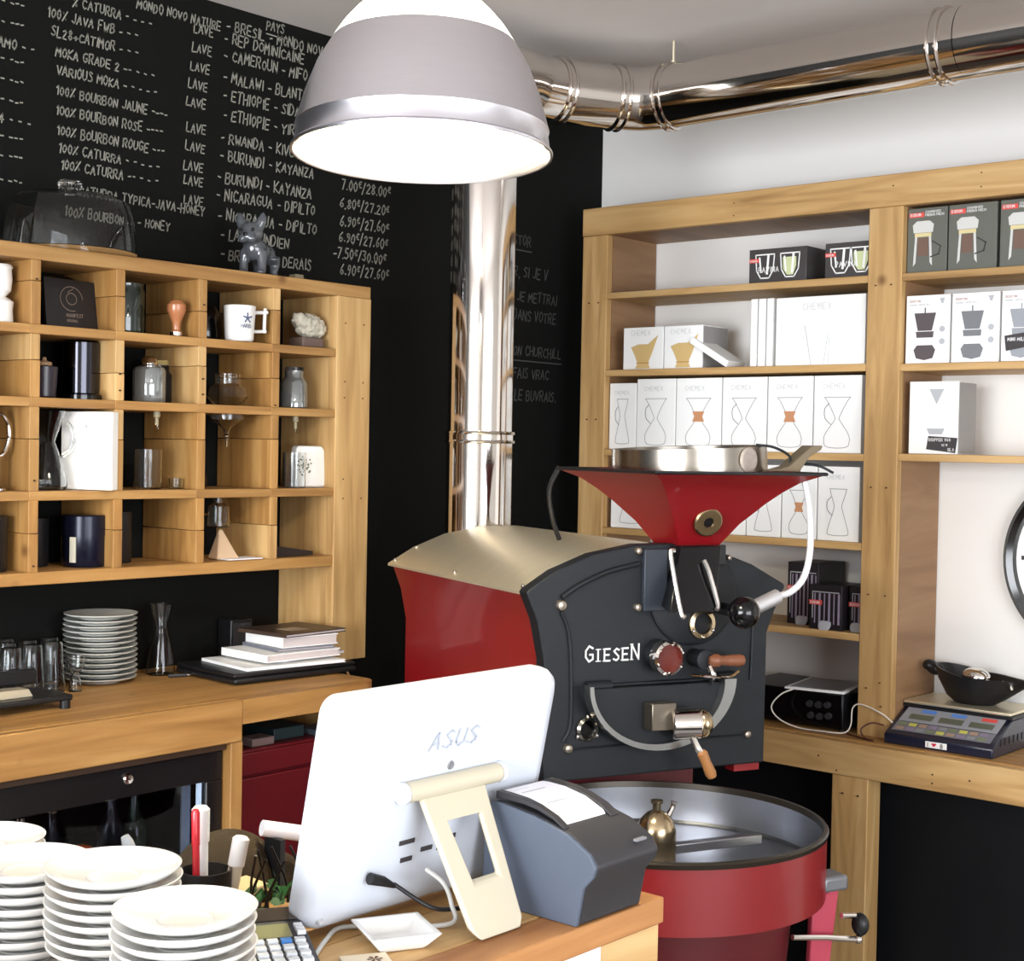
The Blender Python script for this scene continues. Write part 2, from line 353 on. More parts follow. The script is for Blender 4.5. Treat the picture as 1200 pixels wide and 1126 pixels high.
part(MB().cyl((3.66, 2.575, ZD + PR), (3.66, 2.575, ZC), .004, seg=8).cyl((3.66, 2.575, ZD + PR - .002), (3.66, 2.575, ZD + PR + .012), .008, seg=8), 'hanger_rod', STEEL, flue)

# ------------------------------------------------------------------ pendant lamp
LX_, LY_, LZ_ = 1.72, 1.70, 2.168
lamp = thing('pendant_lamp', 'large spun aluminium dome pendant lamp, lit, hanging above the counter', 'lamp', (LX_, LY_, LZ_))
tilt = Vector((.035, .03, 1))
out = [(.211, 0), (.2115, .004), (.207, .008), (.203, .035), (.205, .04), (.203, .046), (.189, .096), (.172, .14), (.149, .179)]
inn = [(.146, .178), (.168, .139), (.185, .095), (.199, .045), (.203, .008), (.2075, 0.0)]
part(MB().lathe(out + inn, (LX_, LY_, LZ_), 72, tilt, closed=True), 'shade', ALU, lamp)
OPAL = mat('opal_glass_top', (255, 250, 232), .4, emit=1.6)
part(MB().lathe([(.149, .179), (.131, .206), (.112, .228), (.093, .246), (.062, .264), (.045, .27), (.044, .266), (.060, .26), (.090, .242), (.109, .224), (.128, .202), (.145, .178)], (LX_, LY_, LZ_), 72, tilt, closed=True), 'translucent_top', OPAL, lamp)
part(MB().lathe([(.201, .010), (.183, .094), (.166, .137), (.1445, .176), (.142, .174), (.163, .134), (.180, .092), (.198, .010)], (LX_, LY_, LZ_), 64, tilt, closed=True), 'inner_reflector', mat('reflector_enamel', (255, 250, 225), .35, emit=.35), lamp)
part(MB().lathe([(.048, .262), (.048, .29), (.04, .33), (.03, .35), (.012, .36)], (LX_, LY_, LZ_), 32, tilt), 'lamp_cap', ALU, lamp)
part(MB().cyl((LX_ - .011, LY_ - .01, LZ_ + .355), (LX_ - .011, LY_ - .01, ZC), .004, seg=8), 'cord', BLK, lamp)
part(MB().ball((LX_, LY_, LZ_ + .12), .045, .045, .06), 'bulb', mat('lit_bulb', (255, 244, 215), .4, emit=14), lamp)
pl = bpy.data.lights.new('lamp_light', 'POINT'); pl.energy = 17; pl.color = (1.0, .93, .78); pl.shadow_soft_size = .05
plo = bpy.data.objects.new('lamp_light', pl); COL.objects.link(plo); plo.location = (LX_, LY_, LZ_ + .045)

# ------------------------------------------------------------------ right shelf unit
XF, XB = 4.05, 4.335
ZCT = .855
shelf = thing('shelf_unit', 'tall oak shelf unit of thick beams against the white wall', 'shelf', (XF, 2.5, ZCT))
part(bx(XF - .004, .70, 2.430, XF + .026, 3.214, 2.525), 'top_beam', OY, shelf, bevel=.003)
part(bx(XF + .026, .70, 2.43, XB, 3.20, 2.452), 'top_board', PLY, shelf)
part(bx(XF, 3.107, ZCT, XF + .03, 3.214, 2.430), 'post', OZ, shelf, bevel=.003)
part(bx(XF, 2.018, ZCT, XF + .03, 2.128, 2.430), 'post', OZ, shelf, bevel=.003)
part(bx(XF, .70, ZCT, XF + .03, .81, 2.430), 'post', OZ, shelf, bevel=.003)
part(bx(XF + .03, 3.107, ZCT, XB, 3.135, 2.430), 'side_panel', PLY, shelf)
part(bx(XF + .03, 2.018, ZCT, XB, 2.045, 2.430), 'side_panel', PLY, shelf)
part(bx(XF + .03, 2.100, ZCT, XB, 2.128, 2.430), 'side_panel', PLY, shelf)
part(bx(XF + .03, .72, ZCT, XB, .75, 2.430), 'side_panel', PLY, shelf)
for z in (2.232, 1.969, 1.699, 1.431, 1.158):
    part(bx(XF + .002, 2.128, z - .022, XB, 3.107, z), 'shelf', OY, shelf, bevel=.002)
for z in (2.231, 1.966, 1.702):
    part(bx(XF + .002, .81, z - .022, XB, 2.018, z), 'shelf', OY, shelf, bevel=.002)
nm = MB()
for y, z in [(2.05, 2.20), (2.10, 2.20), (2.05, 1.60), (2.10, 1.60), (2.045, 1.28), (2.10, 1.28), (2.055, 1.02), (2.10, 1.0), (2.05, .95), (3.14, 2.2), (3.18, 2.2), (3.14, 1.8), (3.18, 1.8), (3.14, 1.4), (2.05, 2.49), (1.78, 2.50), (1.78, 2.46), (2.6, 2.49), (2.6, 2.45), (1.4, 2.48)]:
    zz = y, z; nm.cyl((XF - .0055, y, z), (XF + .002, y, z), .0022, seg=8)
part(nm, 'nail_heads', NAIL, shelf)['kind'] = 'stuff'

wt = thing('worktop', 'thick oak worktop below the shelf unit carrying the weighing scale', 'counter', (4.1, 2.0, ZCT))
part(bx(3.95, .5, ZCT - .032, XB, 1.52, ZCT), 'top_board', DY, wt, bevel=.003)
part(bx(3.97, 1.52, ZCT - .032, XB, YL - .01, ZCT), 'top_board', DY, wt, bevel=.003)
part(bx(3.935, .5, .753, 3.968, YL - .01, ZCT - .004), 'fascia', OY, wt, bevel=.003)
part(bx(3.94, 2.03, 0, 4.02, 2.147, .753), 'leg', OZ, wt, bevel=.003)
part(bx(3.94, .6, 0, 4.02, .71, .753), 'leg', OZ, wt, bevel=.003)
part(bx(4.10, .5, 0, 4.13, YL - .01, ZCT - .032), 'back_panel', mat('black_panel', (9, 11, 15), .6, var=.25, scale=5, spec=.3), wt)
nm = MB()
for y, z in [(2.19, .80), (2.13, .765), (1.83, .80), (1.83, .775), (2.42, .81), (2.06, .70), (2.11, .70), (1.72, .80)]: nm.cyl((3.9335, y, z), (3.94, y, z), .0028, seg=8)
part(nm, 'nail_heads', NAIL, wt)['kind'] = 'stuff'

# ---- cartons. Local frame: x to the reader's right, y into the shelf, z up; turned so that the front looks at the room
RZ = -PI / 2
def shelfbox(name, label, yl, yr, z, h, d, material, group, x=4.075, cat='box', bev=.0015):
    wd = yl - yr
    t = thing(name, label, cat, (x, (yl + yr) / 2, z), RZ, group)
    bx(-wd / 2 + .0012, 0, 0.0005, wd / 2 - .0012, d, h).build('carton', material, t, bevel=bev)
    return t, wd
def carafe(t, wd, h, kind):
    m = MB(); th = .0016; n = (0, -1, 0); s = h * .0
    def pl(pts, m=m, t_=th): m.ribbon([(a * wd, -.0008, b * h) for a, b in pts], t_, n)
    if kind in ('hour', 'wood'):
        L = [(-.27, .72), (-.20, .66), (-.05, .47), (-.07, .41), (-.22, .27), (-.27, .18), (-.2, .08), (.2, .08), (.27, .18), (.22, .27), (.07, .41), (.05, .47), (.20, .66), (.27, .72), (-.27, .72)]
        pl([(-.27, .72), (.27, .72)]); pl([(a, b) for a, b, _ in smooth_path([(a, b, 0) for a, b in L[:9]], 4)]); pl([(a, b) for a, b, _ in smooth_path([(a, b, 0) for a, b in L[8:14]], 4)])
    else:
        K = [(-.2, .76), (-.16, .66), (-.09, .52), (-.12, .42), (-.24, .16), (-.20, .09), (.20, .09), (.24, .16), (.12, .42), (.09, .52), (.16, .66), (.2, .76)]
        pl([(-.2, .76), (.2, .76)]); pl([(a, b) for a, b, _ in smooth_path([(a, b, 0) for a, b in K], 4)])
    if kind == 'hour' or kind == 'tall': pl([(a, b) for a, b, _ in smooth_path([(-.17, .64, 0), (-.26, .57, 0), (-.25, .45, 0), (-.13, .37, 0)], 4)], t_=.0022)
    m.build('printed_carafe', INK, t, smooth=False)
    if kind == 'wood':
        q = MB(); flat(q, [(-.13 * wd, .54 * h), (.13 * wd, .54 * h), (.09 * wd, .47 * h), (.13 * wd, .40 * h), (-.13 * wd, .40 * h), (-.09 * wd, .47 * h)], -.0011)
        q.build('printed_collar', mat('wood_print', (196, 140, 100), .6), t, smooth=False)
def brand(t, s, x, z, h, th, material, y=-.0009, wid=1.0, name='printed_name'):
    m = MB(); write(m, s, (x, y, z), h, th, sp=.3, wid=wid)
    return m.build(name, material, t, smooth=False)

# glass sets on the top shelf
for i, (yl, yr, lab) in enumerate([(2.558, 2.349, 'dark carton of two tumblers alone in the middle of the top shelf'), (2.287, 2.14, 'dark carton of two tumblers against the middle post on the top shelf')]):
    t, wd = shelfbox('glass_set_box', lab, yl, yr, 2.232, .108, .16, mat('charcoal_carton', (66, 62, 62), .45, var=.1, scale=20), 'glass set boxes')
    m = MB(); full = i == 0
    for cx in ((-.045, .045) if full else (-.02, .05)):
        m.ribbon([(cx - .034, -.0008, .09), (cx - .03, -.0008, .04), (cx - .015, -.0008, .016), (cx + .015, -.0008, .016), (cx + .03, -.0008, .04), (cx + .034, -.0008, .09), (cx - .034, -.0008, .09)], .004, (0, -1, 0))
        m.ribbon([(cx - .02, -.0008, .08), (cx - .014, -.0008, .035)], .006, (0, -1, 0)); m.ribbon([(cx + .012, -.0008, .085), (cx + .008, -.0008, .03)], .008, (0, -1, 0))
    m.build('printed_glasses', CARD, t, smooth=False)
    q = MB(); cx = .045 if full else .05; flat(q, [(cx - .026, .078), (cx - .024, .04), (cx - .01, .022), (cx + .012, .022), (cx + (.022), .05), (cx + (.022), .078)], -.0006)
    q.build('printed_drink', mat('pale_green_print', (200, 208, 160), .6), t, smooth=False)
    q = MB(); x0 = -wd / 2 + .002; flat(q, [(x0, .066), (x0 + .036, .066), (x0 + .036, .078), (x0, .078)], -.0010); rb = q.build('red_badge', REDP, t, smooth=False)
    brand(t, 'PAVINA', x0 + .035, .034, .016, .0024, CARD, y=-.0012)
    brand(rb, 'BODUM', x0 + .004, .0685, .006, .0012, CARD, y=-.0014, name='badge_lettering')
# filter cartons
for i, (yl, yr, lab) in enumerate([(3.05, 2.883, 'white filter paper carton nearest the corner, on the second shelf'), (2.881, 2.727, 'white filter paper carton with an open grey side, second from the corner')]):
    t, wd = shelfbox('filter_box', lab, yl, yr, 1.969, .142, .15, CARD, 'filter paper cartons')
    m = MB(); flat(m, [(-.05, .075), (-.02, .085), (.02, .085), (.062, .115), (.038, .055), (.022, .022), (.03, .004), (-.03, .004), (-.022, .022), (-.035, .05)], -.0007); m.build('printed_filter', AMBERP, t, smooth=False)
    m = MB(); m.ribbon([(-.026, -.001, .022), (.026, -.001, .022)], .003, (0, -1, 0)); m.build('printed_band', mat('tan_print', (180, 130, 70), .6), t, smooth=False)
    brand(t, 'CHEMEX', -.05, .115, .016, .001, INKL)
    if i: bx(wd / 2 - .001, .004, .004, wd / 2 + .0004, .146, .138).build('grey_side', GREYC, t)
t = thing('filter_packet', 'slim white packet leaning aslant against the second filter carton', 'box', (4.05 + .03, 2.735, 1.969), RZ)
M = Matrix.Translation((.018, .006, .004)) @ Matrix.Rotation(math.radians(28), 4, 'Y')
MB().box(0, 0, 0.0, .165, .10, .022, Matrix.Translation((-.035, -.02, .083)) @ Matrix.Rotation(math.radians(30), 4, 'Y')).build('carton', CARD, t, bevel=.001)
for i, (yl, yr) in enumerate([(2.548, 2.522), (2.520, 2.491), (2.489, 2.464)]):
    t, wd = shelfbox('slim_carton', ['first slim white carton standing upright beside the leaning packet', 'middle one of three slim white cartons standing upright', 'slim white carton standing next to the large white carton'][i], yl, yr, 1.969, .215, .2, CARD, 'slim upright cartons')
t, wd = shelfbox('large_carton', 'large white carton with a faint printed glass cone, second shelf by the post', 2.455, 2.144, 1.969, .213, .2, CARD, None)
brand(t, 'CHEMEX', -.06, .172, .02, .0012, INKL)
m = MB(); m.ribbon([(-.052, -.001, .125), (-.046, -.001, .10), (-.028, -.001, .004)], .002, (0, -1, 0)); m.ribbon([(.030, -.001, .10), (.016, -.001, .004)], .0015, (0, -1, 0)); m.ribbon([(.034, -.001, .085), (.032, -.001, .004)], .0012, (0, -1, 0)); m.build('printed_cone', INKL, t, smooth=False)
# carafe cartons, two rows
ordn = ['leftmost', 'second', 'third', 'fourth', 'fifth', 'rightmost']
r3 = [(3.104, 2.99, 'tall', .225), (2.988, 2.829, 'hour', .238), (2.827, 2.649, 'wood', .238), (2.647, 2.480, 'hour', .238), (2.478, 2.316, 'wood', .238), (2.314, 2.150, 'hour', .238)]
lab3 = ['narrow white carton of a slender carafe, nearest the corner on the third shelf', 'white carton of a glass handled carafe, second from the corner, third shelf', 'white carton of a wood collared carafe, third from the corner, third shelf',
        'white carton of a handled carafe between two wood collared prints, third shelf', 'white carton of a wood collared carafe, second from the middle post, third shelf', 'white carton of a handled carafe, beside the middle post on the third shelf']
for (yl, yr, k, h), lab in zip(r3, lab3):
    t, wd = shelfbox('carafe_box', lab, yl, yr, 1.699, h, .17, CARD, 'coffee maker cartons, third shelf'); carafe(t, wd, h, k)
    brand(t, 'CHEMEX', -wd * .30, h * .83, .015 if k != 'tall' else .012, .001, INKL)
r4 = [(3.09, 2.93, 'tall'), (2.928, 2.76, 'hour'), (2.758, 2.549, 'tall'), (2.547, 2.421, 'tall'), (2.419, 2.295, 'wood'), (2.293, 2.150, 'tall')]
lab4 = ['white carafe carton nearest the corner on the fourth shelf, behind the hopper rim', 'white carafe carton second from the corner on the fourth shelf, behind the red hopper', 'white carafe carton hidden mostly behind the red hopper on the fourth shelf',
        'white carton of a plain tall carafe showing beside the hopper on the fourth shelf', 'white carton with a wood collared carafe behind the curved lever rod', 'white carafe carton beside the middle post on the fourth shelf']
for (yl, yr, k), lab in zip(r4, lab4):
    t, wd = shelfbox('carafe_box', lab, yl, yr, 1.431, .228, .17, CARD, 'coffee maker cartons, fourth shelf'); carafe(t, wd, .21, k)
    brand(t, 'CHEMEX', -wd * .28, .19, .012, .001, INKL)
# black cartons on the fifth shelf
def black_carton(label, yl, yr, h, d, x, n):
    t, wd = shelfbox('mug_box', label, yl, yr, 1.158, h, d, mat('black_carton', (34, 30, 34), .4, var=.1, scale=20), 'black press cartons', x=x)
    m = MB(); 
    for k in range(n):
        cx = -wd / 2 + .02 + k * (wd - .03) / max(1, n - 1)
        m.ribbon([(cx, -.001, .02), (cx, -.001, h * .8)], .004 + .003 * (k % 2), (0, -1, 0))
    m.build('printed_stripes', mat('mauve_print', (150, 138, 158), .5), t, smooth=False)
    m = MB(); m.ribbon([(-wd / 2 + .012, -.0012, .035), (-wd / 2 + .012, -.0012, h * .84), (wd / 2 - .01, -.0012, h * .84)], .003, (0, -1, 0)); m.build('printed_outline', INKL, t, smooth=False)
    q = MB(); z = h * .55; flat(q, [(-wd / 2 - .0, z), (-wd / 2 + .045, z), (-wd / 2 + .045, z + .014), (-wd / 2, z + .014)], -.0016); rb = q.build('red_badge', REDP, t, smooth=False)
    brand(rb, 'BODUM', -wd / 2 + .005, z + .003, .0075, .0014, CARD, y=-.0019, name='badge_lettering')
    m = MB(); m.lathe([(.02, 0), (.022, .002), (.018, .003)], (0, -.002, .014), 16, (0, -1, .4)); m.build('printed_foot', INKL, t)
black_carton('taller black carton with mauve stripes standing behind on the fifth shelf', 2.43, 2.318, .195, .17, 4.14, 7)
black_carton('shorter black carton in front with a red badge on the fifth shelf', 2.310, 2.198, .137, .15, 4.07, 6)
black_carton('black carton half hidden behind the middle post on the fifth shelf', 2.190, 2.132, .137, .15, 4.10, 3)
# press cartons in the second bay
def press_print(t, wd, h):
    m = MB(); cx = -wd * .10
    flat(m, [(cx - .026, .04), (cx - .021, .04), (cx - .018, h * .58), (cx - .03, h * .62), (cx - .033, h * .74), (cx - .02, h * .80), (cx + .02, h * .80), (cx + .033, h * .74), (cx + .03, h * .62), (cx + .018, h * .58), (cx + .021, .04), (cx + .026, .04), (cx + .024, h * .56), (cx - .024, h * .56)][:0] or [(cx - .03, h * .62), (cx - .033, h * .74), (cx - .02, h * .8), (cx + .02, h * .8), (cx + .033, h * .74), (cx + .03, h * .62)])
    flat(m, [(cx - .030, .02), (cx - .022, .03), (cx - .018, h * .56), (cx - .025, h * .56)]); flat(m, [(cx + .022, .03), (cx + .030, .02), (cx + .025, h * .56), (cx + .018, h * .56)])
    m.build('printed_press', mat('silver_print', (206, 206, 202), .4), t, smooth=False)
    m = MB(); flat(m, [(cx - .026, h * .555), (cx + .026, h * .555), (cx + .026, h * .615), (cx - .026, h * .615)], -.0009); m.build('printed_band', mat('gold_print', (214, 200, 150), .4), t, smooth=False)
    m = MB(); flat(m, [(cx - .017, .05), (cx + .017, .05), (cx + .016, h * .54), (cx - .016, h * .54)], -.0008); m.build('printed_coffee', mat('brown_print', (112, 88, 76), .5), t, smooth=False)
    m = MB(); m.ribbon([(cx + .03, -.001, h * .48), (cx + .055, -.001, h * .4), (cx + .05, -.001, h * .28), (cx + .024, -.001, h * .24)], .004, (0, -1, 0)); m.build('printed_handle', INKD, t, smooth=False)
    m = MB(); flat(m, [(-wd / 2 + .006, h * .86), (-wd / 2 + .052, h * .86), (-wd / 2 + .052, h * .93), (-wd / 2 + .006, h * .93)], -.001); rb = m.build('red_badge', REDP, t, smooth=False)
    brand(rb, 'BODUM', -wd / 2 + .010, h * .878, .0078, .0016, CARD, y=-.0014, name='badge_lettering')
    brand(t, 'CHAMBORD', -wd / 2 + .056, h * .915, .007, .0012, CARD); brand(t, 'FRENCH PRESS', -wd / 2 + .056, h * .87, .006, .0014, CARD)
labA = ['grey press carton beside the middle post, top shelf of the second bay', 'middle grey press carton, second from the post on the top shelf', 'grey press carton farthest from the middle post, cut by the picture edge']
for (yl, yr), lab in zip([(2.016, 1.891), (1.889, 1.742), (1.735, 1.592)], labA):
    t, wd = shelfbox('press_box', lab, yl, yr, 2.231, .19, .16, mat('grey_green_carton', (98, 100, 92), .45, var=.12, scale=8), 'coffee press cartons'); press_print(t, wd, .19)
def mill_print(t, wd, h, tone):
    m = MB(); cx = -wd * .06
    flat(m, [(cx - .034, h * .74), (cx + .034, h * .74), (cx + .022, h * .48), (cx - .022, h * .48)]); flat(m, [(cx - .028, h * .47), (cx + .028, h * .47), (cx + .026, h * .38), (cx - .026, h * .38)])
    flat(m, [(cx - .034, h * .20), (cx - .024, h * .27), (cx + .024, h * .27), (cx + .034, h * .20), (cx + .026, h * .08), (cx, h * .05), (cx - .026, h * .08)])
    m.ribbon([(cx, -.0008, h * .74), (cx, -.0008, h * .81)], .004, (0, -1, 0)); m.build('printed_mill', tone, t, smooth=False)
    m = MB()
    for z in (.50, .32): m.lathe([(.008, 0), (.009, .0006)], (wd * .33, -.0008, h * z), 12, (0, -1, 0))
    flat(m, [(wd * .26, h * .95), (wd * .38, h * .95), (wd * .34, h * .87), (wd * .30, h * .87)]); m.build('printed_icons', INKL, t, smooth=False)
    brand(t, 'SKERTON', -wd * .42, h * .90, .006, .0012, mat('pink_ink', (190, 150, 145), .6)); brand(t, 'CERAMIC COFFEE MILL', -wd * .42, h * .85, .0045, .0008, INKL)
labB = ['white hand mill carton beside the middle post', 'white hand mill carton in the middle of its row', 'white hand mill carton wearing a black price tag']
tones = [mat('mill_dark', (84, 76, 78), .6), mat('mill_mid', (118, 120, 124), .6), mat('mill_pale', (150, 154, 160), .6)]
for i, ((yl, yr), lab) in enumerate(zip([(2.014, 1.876), (1.872, 1.728), (1.724, 1.59)], labB)):
    t, wd = shelfbox('mill_box', lab, yl, yr, 1.966, .2, .15, CARD, 'hand mill cartons'); mill_print(t, wd, .2, tones[i])
    if i == 2:
        q = MB(); q.poly([(-.05, -.003, .03), (.035, -.003, .045), (.035, -.003, .085), (-.055, -.003, .073)]); rb = q.build('price_tag', INKD, t, smooth=False)
        brand(rb, 'MINI MILL', -.045, .058, .009, .0018, CARD, y=-.0042, name='tag_lettering')
t, wd = shelfbox('dripper_box', 'single white carton with a dark sticker on the lowest shelf of the second bay', 1.997, 1.843, 1.702, .212, .12, CARD, None)
m = MB(); flat(m, [(-.014, .19), (.032, .19), (.009, .145)]); m.build('printed_cone', INKL, t, smooth=False)
m = MB(); flat(m, [(-.02, .075), (.035, .075), (.028, .058), (-.012, .058)]); m.build('printed_dripper', INKL, t, smooth=False)
m = MB(); flat(m, [(-.020, .014), (.070, .004), (.076, .048), (-.014, .053)], -.0010); rb = m.build('dark_sticker', INKD, t, smooth=False)
brand(rb, 'DRIPPER V60', -.012, .038, .008, .0016, CARD, y=-.0014, name='sticker_lettering'); brand(rb, '02 W', .028, .024, .006, .0014, CARD, y=-.0014, name='sticker_lettering'); brand(rb, '12.8', .046, .01, .008, .0018, CARD, y=-.0014, name='sticker_lettering')
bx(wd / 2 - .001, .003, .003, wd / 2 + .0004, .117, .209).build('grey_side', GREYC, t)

# clock on the white wall
ck = thing('wall_clock', 'round wall clock with a thick black rim on the white wall', 'clock', (XR, 1.52, 1.40), RZ)
MB().lathe([(.245, 0), (.275, .004), (.278, .03), (.265, .042), (.247, .036), (.245, .012)], (0, 0, 0), 72, (0, -1, 0), closed=True).build('rim', GLOSS, ck)
MB().lathe([(.246, .002), (.246, .012)], (0, 0, 0), 72, (0, -1, 0)).build('dial', CARD, ck)
m = MB()
for k in range(12):
    a = k * PI / 6; m.ribbon([(math.sin(a) * .19, -.0135, math.cos(a) * .19), (math.sin(a) * .225, -.0135, math.cos(a) * .225)], .012, (0, -1, 0))
m.build('hour_marks', INKD, ck, smooth=False)
m = MB(); m.ribbon([(0, -.02, 0), (.06, -.02, .10)], .012, (0, -1, 0)); m.build('hour_hand', GLOSS, ck, smooth=False)
m = MB(); m.ribbon([(0, -.024, 0), (.09, -.024, -.15)], .008, (0, -1, 0)); m.build('minute_hand', GLOSS, ck, smooth=False)

# weighing scale
sc = thing('weighing_scale', 'dark shop weighing scale with steel platform on the oak worktop', 'scale', (4.0, 1.849, ZCT), RZ)
m = MB().prism([(.0, .0), (.0, .028), (.012, .036), (.13, .092), (.31, .092), (.31, .0)], -.165, .165, 'yz'); m.build('body', NAVY, sc, bevel=.004)
def slope(m, x0, x1, t0, t1, lift=.0016):
    def q(x, t): return (x, .012 + .118 * t - lift * .4, .036 + .056 * t + lift)
    m.poly([q(x0, t0), q(x1, t0), q(x1, t1), q(x0, t1)]); return m
slope(MB(), -.15, .15, .42, .98).build('display_panel', mat('scale_grey', (150, 152, 158), .4), sc, smooth=False)
slope(MB(), -.15, .15, .04, .40).build('keypad_panel', mat('keypad_grey', (120, 120, 128), .4), sc, smooth=False)
for k in range(3):
    slope(MB(), -.125 + k * .092, -.125 + k * .092 + .072, .52, .72, .003).build('readout', mat('lcd_olive', (96, 100, 84), .3), sc, smooth=False)
    slope(MB(), -.10 + k * .092, -.10 + k * .092 + .045, .80, .92, .003).build('readout_caption', [mat('blue_print', (90, 140, 220), .5), MATS.get('blue_print'), REDP][k] or MATS['blue_print'], sc, smooth=False)
kc = [mat('key_tan', (168, 140, 120), .5), mat('key_green', (120, 130, 100), .5), mat('key_mauve', (140, 128, 150), .5), mat('key_yellow', (200, 196, 96), .5), mat('key_grey', (140, 142, 146), .5)]
for k in range(9):
    for j in range(2): slope(MB(), -.14 + k * .031, -.14 + k * .031 + .024, .07 + j * .17, .07 + j * .17 + .12, .003).build('key', kc[(k * 2 + j) % 5], sc, smooth=False)
bx(-.168, .125, .092, .168, .315, .104).build('platform_frame', BLK, sc, bevel=.002)
bx(-.165, .122, .104, .165, .318, .113).build('platform', STEEL, sc, bevel=.003)
fb = bx(-.035, -.0015, .006, .03, .0005, .024).build('front_badge', CARD, sc, bevel=.001)
brand(fb, 'I', -.028, .009, .011, .002, INKD, y=-.0024, name='badge_lettering'); brand(fb, 'B', .012, .009, .011, .002, INKD, y=-.0024, name='badge_lettering')
m = MB(); flat(m, [(-.008, .010), (0, .018), (-.004, .021), (-.008, .019), (-.012, .021), (-.016, .018)], -.0024); m.build('badge_heart', mat('heart_red', (210, 20, 60), .5), fb, smooth=False)
m = MB()
for k in range(8): m.box(.1655, .05 + k * .03, .03, .167, .06 + k * .03, .05)
m.build('side_vents', BLK, sc)
PLZ = ZCT + .113
# scoop bowl on the platform
bw = thing('scoop_pan', 'black pouring scoop pan with knob handle lying on the scale platform', 'scoop', (4.17, 1.835, PLZ), RZ)
def ell(cx, cy, a, b, z, n=28, tip=0.0, lift=0.0):
    o = []
    for k in range(n):
        t = 2 * PI * k / n; x = math.cos(t); y = math.sin(t); e = 1 + tip * max(0, x) ** 4
        o.append((cx + a * x * e, cy + b * y * (1 - .45 * max(0, x) ** 3 * (1 if tip else 0)), z + lift * max(0, -x) - lift * .1 * max(0, x)))
    return o
MB().rings([ell(0, .05, .06, .045, .001), ell(0, .05, .085, .06, .02, tip=.1), ell(0, .05, .112, .08, .062, tip=.35, lift=.008), ell(0, .05, .120, .088, .084, tip=.42, lift=.025),
            ell(0, .05, .114, .083, .083, tip=.42, lift=.025), ell(0, .05, .104, .074, .06, tip=.33, lift=.008), ell(0, .05, .078, .054, .024, tip=.1), ell(0, .05, .05, .036, .009)]).build('bowl', BLK, bw)
remesh(MB().ball((-.125, .05, .088), .028, .022, .02).ball((-.145, .05, .098), .022, .024, .018).build('knob_handle', BLK, bw), .004)
kt = thing('measuring_spoon', 'shiny round coffee measure with chrome handle lying in the scoop pan', 'spoon', (4.20, 1.815, PLZ + .068), RZ)
MB().ball((-.01, 0, .012), .043, .036, .03, 24).build('bowl', mat('polished_steel', (225, 222, 215), .12, 1.0), kt)
MB().tube([(.03, 0, .0), (.055, -.005, .0), (.075, -.006, .002), (.09, -.008, .002), (.105, -.01, .0)], [.008, .006, .010, .006, .012], 12).build('handle', MATS['polished_steel'], kt)

# receiver, tablet and cables in the lower bay
rc = thing('stereo_receiver', 'black stereo receiver with dial knobs on the worktop behind the roaster', 'stereo', (4.05, 2.34, ZCT), RZ)
bx(-.21, 0, .008, .165, .26, .113).build('case', BLK, rc, bevel=.002)
bx(-.208, -.004, .010, .163, .001, .111).build('front_panel', GLOSS, rc, bevel=.001)
for x, z in ((.055, .075), (.085, .075), (.115, .078), (.06, .04), (.09, .04), (.12, .045)): MB().cyl((x, -.004, z), (x, -.016, z), .011, .009).build('knob', DGREY, rc)
for x in (-.19, .145):
    for y in (.03, .23): MB().cyl((x, y, 0), (x, y, .01), .012).build('foot', BLK, rc)
tb = thing('tablet', 'white framed tablet lying on the stereo receiver', 'tablet', (4.155, 2.29, ZCT + .114), RZ + .18)
bx(-.095, -.12, 0, .095, .12, .008).build('body', CARD, tb, bevel=.003)
bx(-.082, -.105, .008, .082, .105, .0086).build('screen', mat('dark_screen', (90, 93, 100), .12), tb)
cb = smooth_path([(4.04, 2.33, ZCT + .118), (4.0, 2.36, ZCT + .10), (3.985, 2.385, ZCT + .06), (3.99, 2.36, ZCT + .025), (4.0, 2.30, ZCT + .005), (4.005, 2.22, ZCT + .004), (4.02, 2.155, ZCT + .006), (4.035, 2.14, ZCT + .03), (4.04, 2.138, ZCT + .08), (4.04, 2.11, ZCT + .095), (4.04, 2.04, ZCT + .075), (4.055, 2.0, ZCT + .04)], 6)
tag(MB().tube(cb, .0022, 6).build('charging_cable', mat('white_cable', (225, 218, 205), .5)), 'thin white charging cable looping down from the tablet', 'cable')
tag(MB().tube(smooth_path([(4.03, 2.03, ZCT + .045), (4.01, 2.06, ZCT + .05), (3.995, 2.085, ZCT + .03), (3.99, 2.07, ZCT + .008), (3.985, 2.04, ZCT + .004), (4.0, 2.09, ZCT + .004), (4.03, 2.15, ZCT + .004)], 6), .0028, 6).build('power_cable', mat('brown_cable', (82, 46, 36), .5)), 'brown power cable curling behind the weighing scale', 'cable')

# ------------------------------------------------------------------ coffee roaster (local frame: x along its front plate, y back into the body)
ro = thing('coffee_roaster', 'red and black drum coffee roaster with hopper and round cooling tray', 'coffee roaster', (2.729, 1.959, 0), math.radians(-23))
PLT = [(-.264, .972), (-.269, 1.02), (-.2705, 1.24), (-.289, 1.326), (-.316, 1.387), (-.31, 1.394), (-.247, 1.433), (-.154, 1.468), (-.042, 1.488), (.06, 1.489), (.185, 1.467), (.269, 1.438), (.36, 1.391), (.362, 1.384), (.335, 1.33), (.314, 1.278), (.313, .974)]
MB().prism(PLT, -.02, .02).build('front_plate', CAST, ro, bevel=.006, seg=3)
